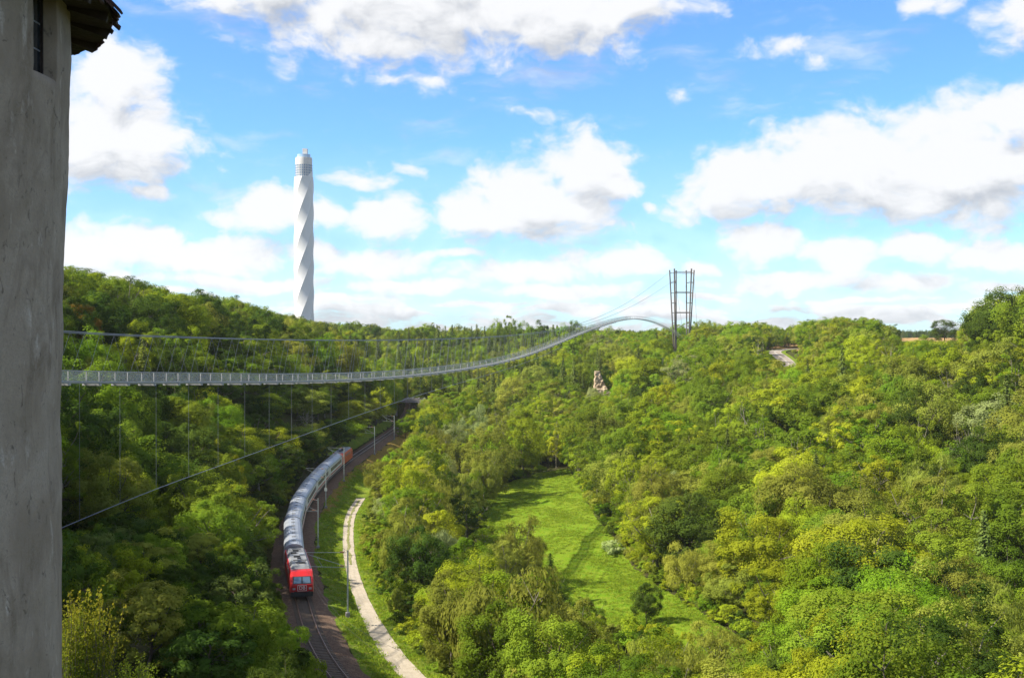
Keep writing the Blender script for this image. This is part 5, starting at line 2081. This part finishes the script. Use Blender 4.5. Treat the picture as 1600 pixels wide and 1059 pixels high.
def where(t):
    """a place in words, told by things one can find in the picture"""
    x, y, u = t['px'], t['py'], t['y'] / K
    if x < 520 and u < 345:
        if y < 505: return 'on the left skyline ' + ('near the old tower' if x < 230 else ('midway to the white tower' if x < 380 else 'below the white tower'))
        if y < 585: return 'behind main cables, ' + ('near the old tower' if x < 230 else ('left of white tower' if x < 400 else 'under white tower'))
        if y < 700: return 'under the bridge deck, ' + ('beside the old tower' if x < 220 else ('left of the tall sunlit tree' if x < 340 else ('just right of it' if x < 410 else ('above the coaches' if x < 465 else 'above the rear locomotive'))))
        if y < 830: return 'on the shaded slope ' + ('beside the old tower' if x < 220 else ('left of the train' if x < 400 else 'hugging the coaches'))
        return 'at the bottom ' + ('beside the footpath' if x < 330 else 'left of the front locomotive')
    if u > 330:
        row = 'at top' if y < 525 else ('upper part' if y < 545 else ('lower part' if y < 570 else 'at foot'))
        if x < 580: return 'on the far slope right of the white tower, ' + row
        if x < 660: return 'on the far slope above the overbridge, ' + row
        if x < 725: return 'on the far slope, left of the silvery tree, ' + row
        if x < 780: return 'on the far slope above the silvery tree, ' + row
        if x < 830: return 'on the far slope behind the deck middle, ' + row
        if x < 880: return 'on the far slope under the rising deck, ' + row
        if x < 960: return 'on the far slope near the sandstone face, ' + row
        if x < 1050: return 'below the arching deck end' + (', far up' if y < 535 else '')
        if x < 1110: return 'at the foot of the pylon'
        if x < 1200: return 'between the pylon and the country road' + (', on the skyline' if y < 520 else '')
        if x < 1260: return 'around the country road'
        return 'right of the country road' + (', on the skyline' if y < 520 else '')
    if x < 790 and t['x'] < 20:
        if y < 690: return 'above the gravel path, ' + ('near the stone overbridge' if x < 690 else 'left of the silvery tree' if x < 735 else 'near the silvery tree')
        if y < 790: return 'between dry bank and meadow, ' + ('near the railway' if x < 640 else 'near the river')
        if y < 900: return 'right of the gravel path, ' + ('at its edge' if x < 660 else 'towards the meadow')
        return 'at the bottom right of the path, ' + ('at its edge' if x < 720 else 'in the belt')
    if x < 1000 and y < 745: return 'beyond the meadow, ' + ('left of the cone-shaped tree' if x < 830 else ('behind it' if x < 900 else 'at its right corner'))
    if x < 1060 and y > 880: return 'at the bottom, left of the narrowing meadow'
    if x < 960: return 'along the left side of the meadow'
    row = 'upper' if y < 640 else ('middle' if y < 780 else 'lower')
    if x < 1110: return row + ' right slope, ' + ('beside the meadow' if y > 700 else 'below the pylon')
    if x < 1240: return row + ' right slope, ' + ('below the country road' if y < 780 else 'right of the meadow tip')
    if x < 1400: return row + ' right slope, ' + ('right of the road' if y < 640 else 'left of the lone dark tree')
    if x < 1520: return row + ' right slope, ' + ('below the stubble field' if y < 700 else 'under the lone dark tree')
    return row + ' right slope, ' + ('under the huge dark tree' if y < 700 else 'by the right edge')


own = [t for t in TREES if t['own']]
lab = {}
for t in own:
    if t['label'] is None:
        size = 'big ' if t['rx'] > 40 else ('small ' if t['rx'] < 13 else '')
        t['lab0'] = f"{size}{CWORD[t['colour']]} {WORD[t['shape']]} {where(t)}"
        lab.setdefault(t['lab0'], []).append(t)
ORD = ['leftmost', 'second from left', 'third from left', 'fourth from left', 'fifth from left', 'sixth from left', 'seventh from left', 'eighth from left']
for k, lst in lab.items():
    lst.sort(key=lambda t: t['px'])
    for i, t in enumerate(lst):
        n = len(lst)
        if n == 1: t['label'] = k
        elif n == 2: t['label'] = k + (', left one' if i == 0 else ', right one')
        elif n <= 9: t['label'] = k + ', ' + (ORD[i] if i < n - 1 else 'rightmost')
        else: t['label'] = k
        if n > 1: t['grp'] = k
rt = random.Random(5)
for t in own:
    w_ = t['label'].split()
    if len(w_) > 16 and w_[0] in ('big', 'small'): w_ = w_[1:]
    t['label'] = ' '.join(w_)
for t in own:
    pl = PROTO[t['shape']]
    if t['shape'] in NEAR and t['y'] < 250 and t['pi'] is None: pl = NEAR[t['shape']]
    pr = pl[t['pi'] if t['pi'] is not None else rt.randrange(len(pl))]
    e = empty(t['name'], (t['x'], t['y'], t['z']), rt.uniform(0, 6.28))
    sx = t['R'] / pr.R; sz = t['H'] / pr.H
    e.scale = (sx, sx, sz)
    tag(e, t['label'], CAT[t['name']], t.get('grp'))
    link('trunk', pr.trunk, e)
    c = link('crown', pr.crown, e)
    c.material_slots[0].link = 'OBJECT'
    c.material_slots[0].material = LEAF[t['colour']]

# --- the rest of the wood: instances on points, one object for each part of it
coll = bpy.data.collections.new('wood_sources')
src = {}
names = []
for shp in ('round', 'open', 'bare', 'willow', 'conifer', 'bush', 'fine'):
    for colr in ('yellow', 'green', 'fresh', 'dark', 'olive', 'grey', 'conifer'):
        if (shp == 'conifer') != (colr == 'conifer'): continue
        if colr == 'grey' and shp != 'willow': continue
        for i in range(2 if shp in ('round', 'open', 'conifer') else 1):
            pr = PROTO[shp][i if shp != 'willow' else i]
            tm = pr.trunk
            tv = np.array([v.co for v in tm.vertices], np.float32)
            me = bpy.data.meshes.new('wood_tree')
            tf = [tuple(p.vertices) for p in tm.polygons]
            nv = len(pr.V)
            me.from_pydata(np.concatenate([pr.V, tv]).tolist(), [], pr.F.tolist() + [tuple(q + nv for q in f) for f in tf])
            a = me.attributes.new('tint', 'FLOAT', 'FACE')
            a.data.foreach_set('value', np.concatenate([pr.T, np.zeros(len(tf), np.float32)]))
            me.materials.append(LEAF[colr]); me.materials.append(M['bark'])
            me.polygons.foreach_set('material_index', np.concatenate([np.zeros(len(pr.F), np.int32), np.ones(len(tf), np.int32)]))
            nm = 'wood_tree_%03d' % len(names)
            o = bpy.data.objects.new(nm, me); coll.objects.link(o)
            src[(shp, colr, i)] = (len(names), pr); names.append(nm)


def scatter_nodes():
    ng = bpy.data.node_groups.new('wood', 'GeometryNodeTree')
    ng.interface.new_socket('Geometry', in_out='INPUT', socket_type='NodeSocketGeometry')
    ng.interface.new_socket('Geometry', in_out='OUTPUT', socket_type='NodeSocketGeometry')
    N, L = ng.nodes, ng.links
    gi = N.new('NodeGroupInput'); go = N.new('NodeGroupOutput')
    ci = N.new('GeometryNodeCollectionInfo'); ci.inputs['Collection'].default_value = coll
    ci.inputs['Separate Children'].default_value = True; ci.inputs['Reset Children'].default_value = True
    ip = N.new('GeometryNodeInstanceOnPoints'); ip.inputs['Pick Instance'].default_value = True

    def named(n, t):
        a = N.new('GeometryNodeInputNamedAttribute'); a.data_type = t; a.inputs[0].default_value = n
        return a.outputs[0]
    L.new(gi.outputs[0], ip.inputs['Points']); L.new(ci.outputs[0], ip.inputs['Instance'])
    L.new(named('src', 'INT'), ip.inputs['Instance Index'])
    L.new(named('rot', 'FLOAT_VECTOR'), ip.inputs['Rotation'])
    L.new(named('scl', 'FLOAT_VECTOR'), ip.inputs['Scale'])
    L.new(ip.outputs[0], go.inputs[0])
    return ng


NG = scatter_nodes()


def wood(name, lst, label):
    if not lst: return
    me = bpy.data.meshes.new(name)
    me.from_pydata([(t['x'], t['y'], t['z']) for t in lst], [], [])
    ix, sc, rr = [], [], []
    for t in lst:
        shp = t['shape'] if t['shape'] != 'shoots' else 'bush'
        i = rt.randrange(2) if shp in ('round', 'open', 'conifer') else 0
        k, pr = src[(shp, t['colour'], i)] if (shp, t['colour'], i) in src else src[('round', 'olive', 0)]
        ix.append(k); sx = t['R'] / pr.R; sc += [sx, sx, t['H'] / pr.H]; rr += [0, 0, rt.uniform(0, 6.28)]
    a = me.attributes.new('src', 'INT', 'POINT'); a.data.foreach_set('value', ix)
    a = me.attributes.new('scl', 'FLOAT_VECTOR', 'POINT'); a.data.foreach_set('vector', sc)
    a = me.attributes.new('rot', 'FLOAT_VECTOR', 'POINT'); a.data.foreach_set('vector', rr)
    o = link(name, me)
    md = o.modifiers.new('wood', 'NODES'); md.node_group = NG
    tag(o, label, 'woodland', kind='stuff')


left_rest = [t for t in TREES if not t['own']]
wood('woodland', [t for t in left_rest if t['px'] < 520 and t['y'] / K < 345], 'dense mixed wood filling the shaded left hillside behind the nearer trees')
wood('woodland', [t for t in left_rest if not (t['px'] < 520 and t['y'] / K < 345) and t['y'] / K >= 330], 'far mixed wood covering the distant slopes below the skyline')
wood('woodland', [t for t in left_rest if not (t['px'] < 520 and t['y'] / K < 345) and t['y'] / K < 330], 'dense leafy wood between the nearer trees on the right slope')
fw = []
for k in range(2600):
    y = rt.uniform(1750, 2350); x = rt.uniform(-.1, .62) * y
    hh = rt.uniform(15, 20)
    fw.append(dict(x=x, y=y, z=float(H(x, y)), H=hh, R=hh * rt.uniform(.2, .34), shape=rt.choice(['round', 'conifer', 'round']), colour='green'))
for t in fw:
    t['colour'] = 'conifer' if t['shape'] == 'conifer' else 'dark'
wood('distant_forest', fw, 'blue-green forest strip on the horizon beyond the stubble field')

# --- grass: tufts of blades on meadow and verges
def tufts():
    rs = np.random.RandomState(31)
    gm = leaf_mat('grass_blade', (.13, .25, .014), (.30, .34, .035), .45)
    cg = bpy.data.collections.new('tuft_sources')
    for k in range(3):
        n = 26
        p = rs.normal(size=(n, 3)) * np.array([.22, .22, 0]); h = rs.uniform(.10, .26, n)
        p[:, 2] = h * .5
        d_ = unit(rs.normal(size=(n, 3)) * .35 + np.array([0, 0, 1.0]))
        nn = unit(np.cross(d_, rdir(rs, n)))
        v, f = leaf_faces(p, nn, h, np.full(n, .07), rs, d_)
        me = mesh_np('tuft', v, f, gm)
        a = me.attributes.new('tint', 'FLOAT', 'FACE'); a.data.foreach_set('value', rs.rand(n).astype(np.float32))
        cg.objects.link(bpy.data.objects.new('tuft_%d' % k, me))
    ng = NG.copy()
    for nd in ng.nodes:
        if nd.bl_idname == 'GeometryNodeCollectionInfo': nd.inputs['Collection'].default_value = cg
    for name, lo, hi, u0, u1, n, label in (('meadow_grass', mead_l, mead_r, 89, 251, 12000, 'short mown grass of the meadow on the valley floor'),
                                           ('verge_grass', lambda u: rail_x(u) + 4.0, lambda u: path_x(u) + 7.0, 70, 205, 9000, 'rough grass on the verge between railway and gravel path')):
        u = rs.uniform(u0, u1, n * 2); q = rs.rand(n * 2)
        x = np.asarray(lo(u)) * (1 - q) + np.asarray(hi(u)) * q; y = u * K
        if name == 'verge_grass':
            ok = np.abs(x - path_x(u)) > 1.35
            x, y = x[ok], y[ok]
        cl = np.array([mnoise.noise((a_ * .12, b_ * .08, 1.0)) + .5 * mnoise.noise((a_ * .5, b_ * .4, 5.0)) for a_, b_ in zip(x, y)])
        ok = rs.rand(len(x)) < np.clip(.5 + 1.1 * cl, .12, 1)
        x, y = x[ok][:n], y[ok][:n]
        z = H(x, y) + .06
        me = bpy.data.meshes.new(name); me.from_pydata(np.stack([x, y, z], 1).tolist(), [], [])
        m_ = len(x)
        sc = np.repeat(rs.uniform(.6, 1.5, (m_, 1)), 3, 1); rr = np.zeros((m_, 3)); rr[:, 2] = rs.uniform(0, 6.28, m_)
        a = me.attributes.new('src', 'INT', 'POINT'); a.data.foreach_set('value', rs.randint(0, 3, m_).astype(np.int32))
        a = me.attributes.new('scl', 'FLOAT_VECTOR', 'POINT'); a.data.foreach_set('vector', sc.ravel())
        a = me.attributes.new('rot', 'FLOAT_VECTOR', 'POINT'); a.data.foreach_set('vector', rr.ravel())
        o = link(name, me); md = o.modifiers.new('grass', 'NODES'); md.node_group = ng
        tag(o, label, 'grass', kind='stuff')


tufts()

# --- thin summer haze over the whole valley
mh_, nth, outh = new_mat('haze_air')
pv = nth.nodes.new('ShaderNodeVolumePrincipled')
pv.inputs['Color'].default_value = (.90, .95, 1.0, 1)
pv.inputs['Density'].default_value = HAZE
pv.inputs['Anisotropy'].default_value = 0.2
nth.links.new(pv.outputs[0], outh.inputs['Volume'])
hb = MB(); hb.box((60, 500, 137.0), (9000, 9240, 278.0))
tag(hb.build('haze', mh_), kind='stuff')

if __name__ == '__main__':
    print('TREES', len(TREES), 'own', len(own), {k: sum(1 for t in v if t['own']) for k, v in by.items()}, 'labels shared', sum(len(v) for v in lab.values() if len(v) > 9), [t['label'] for t in own if len(t['label'].split()) > 16])
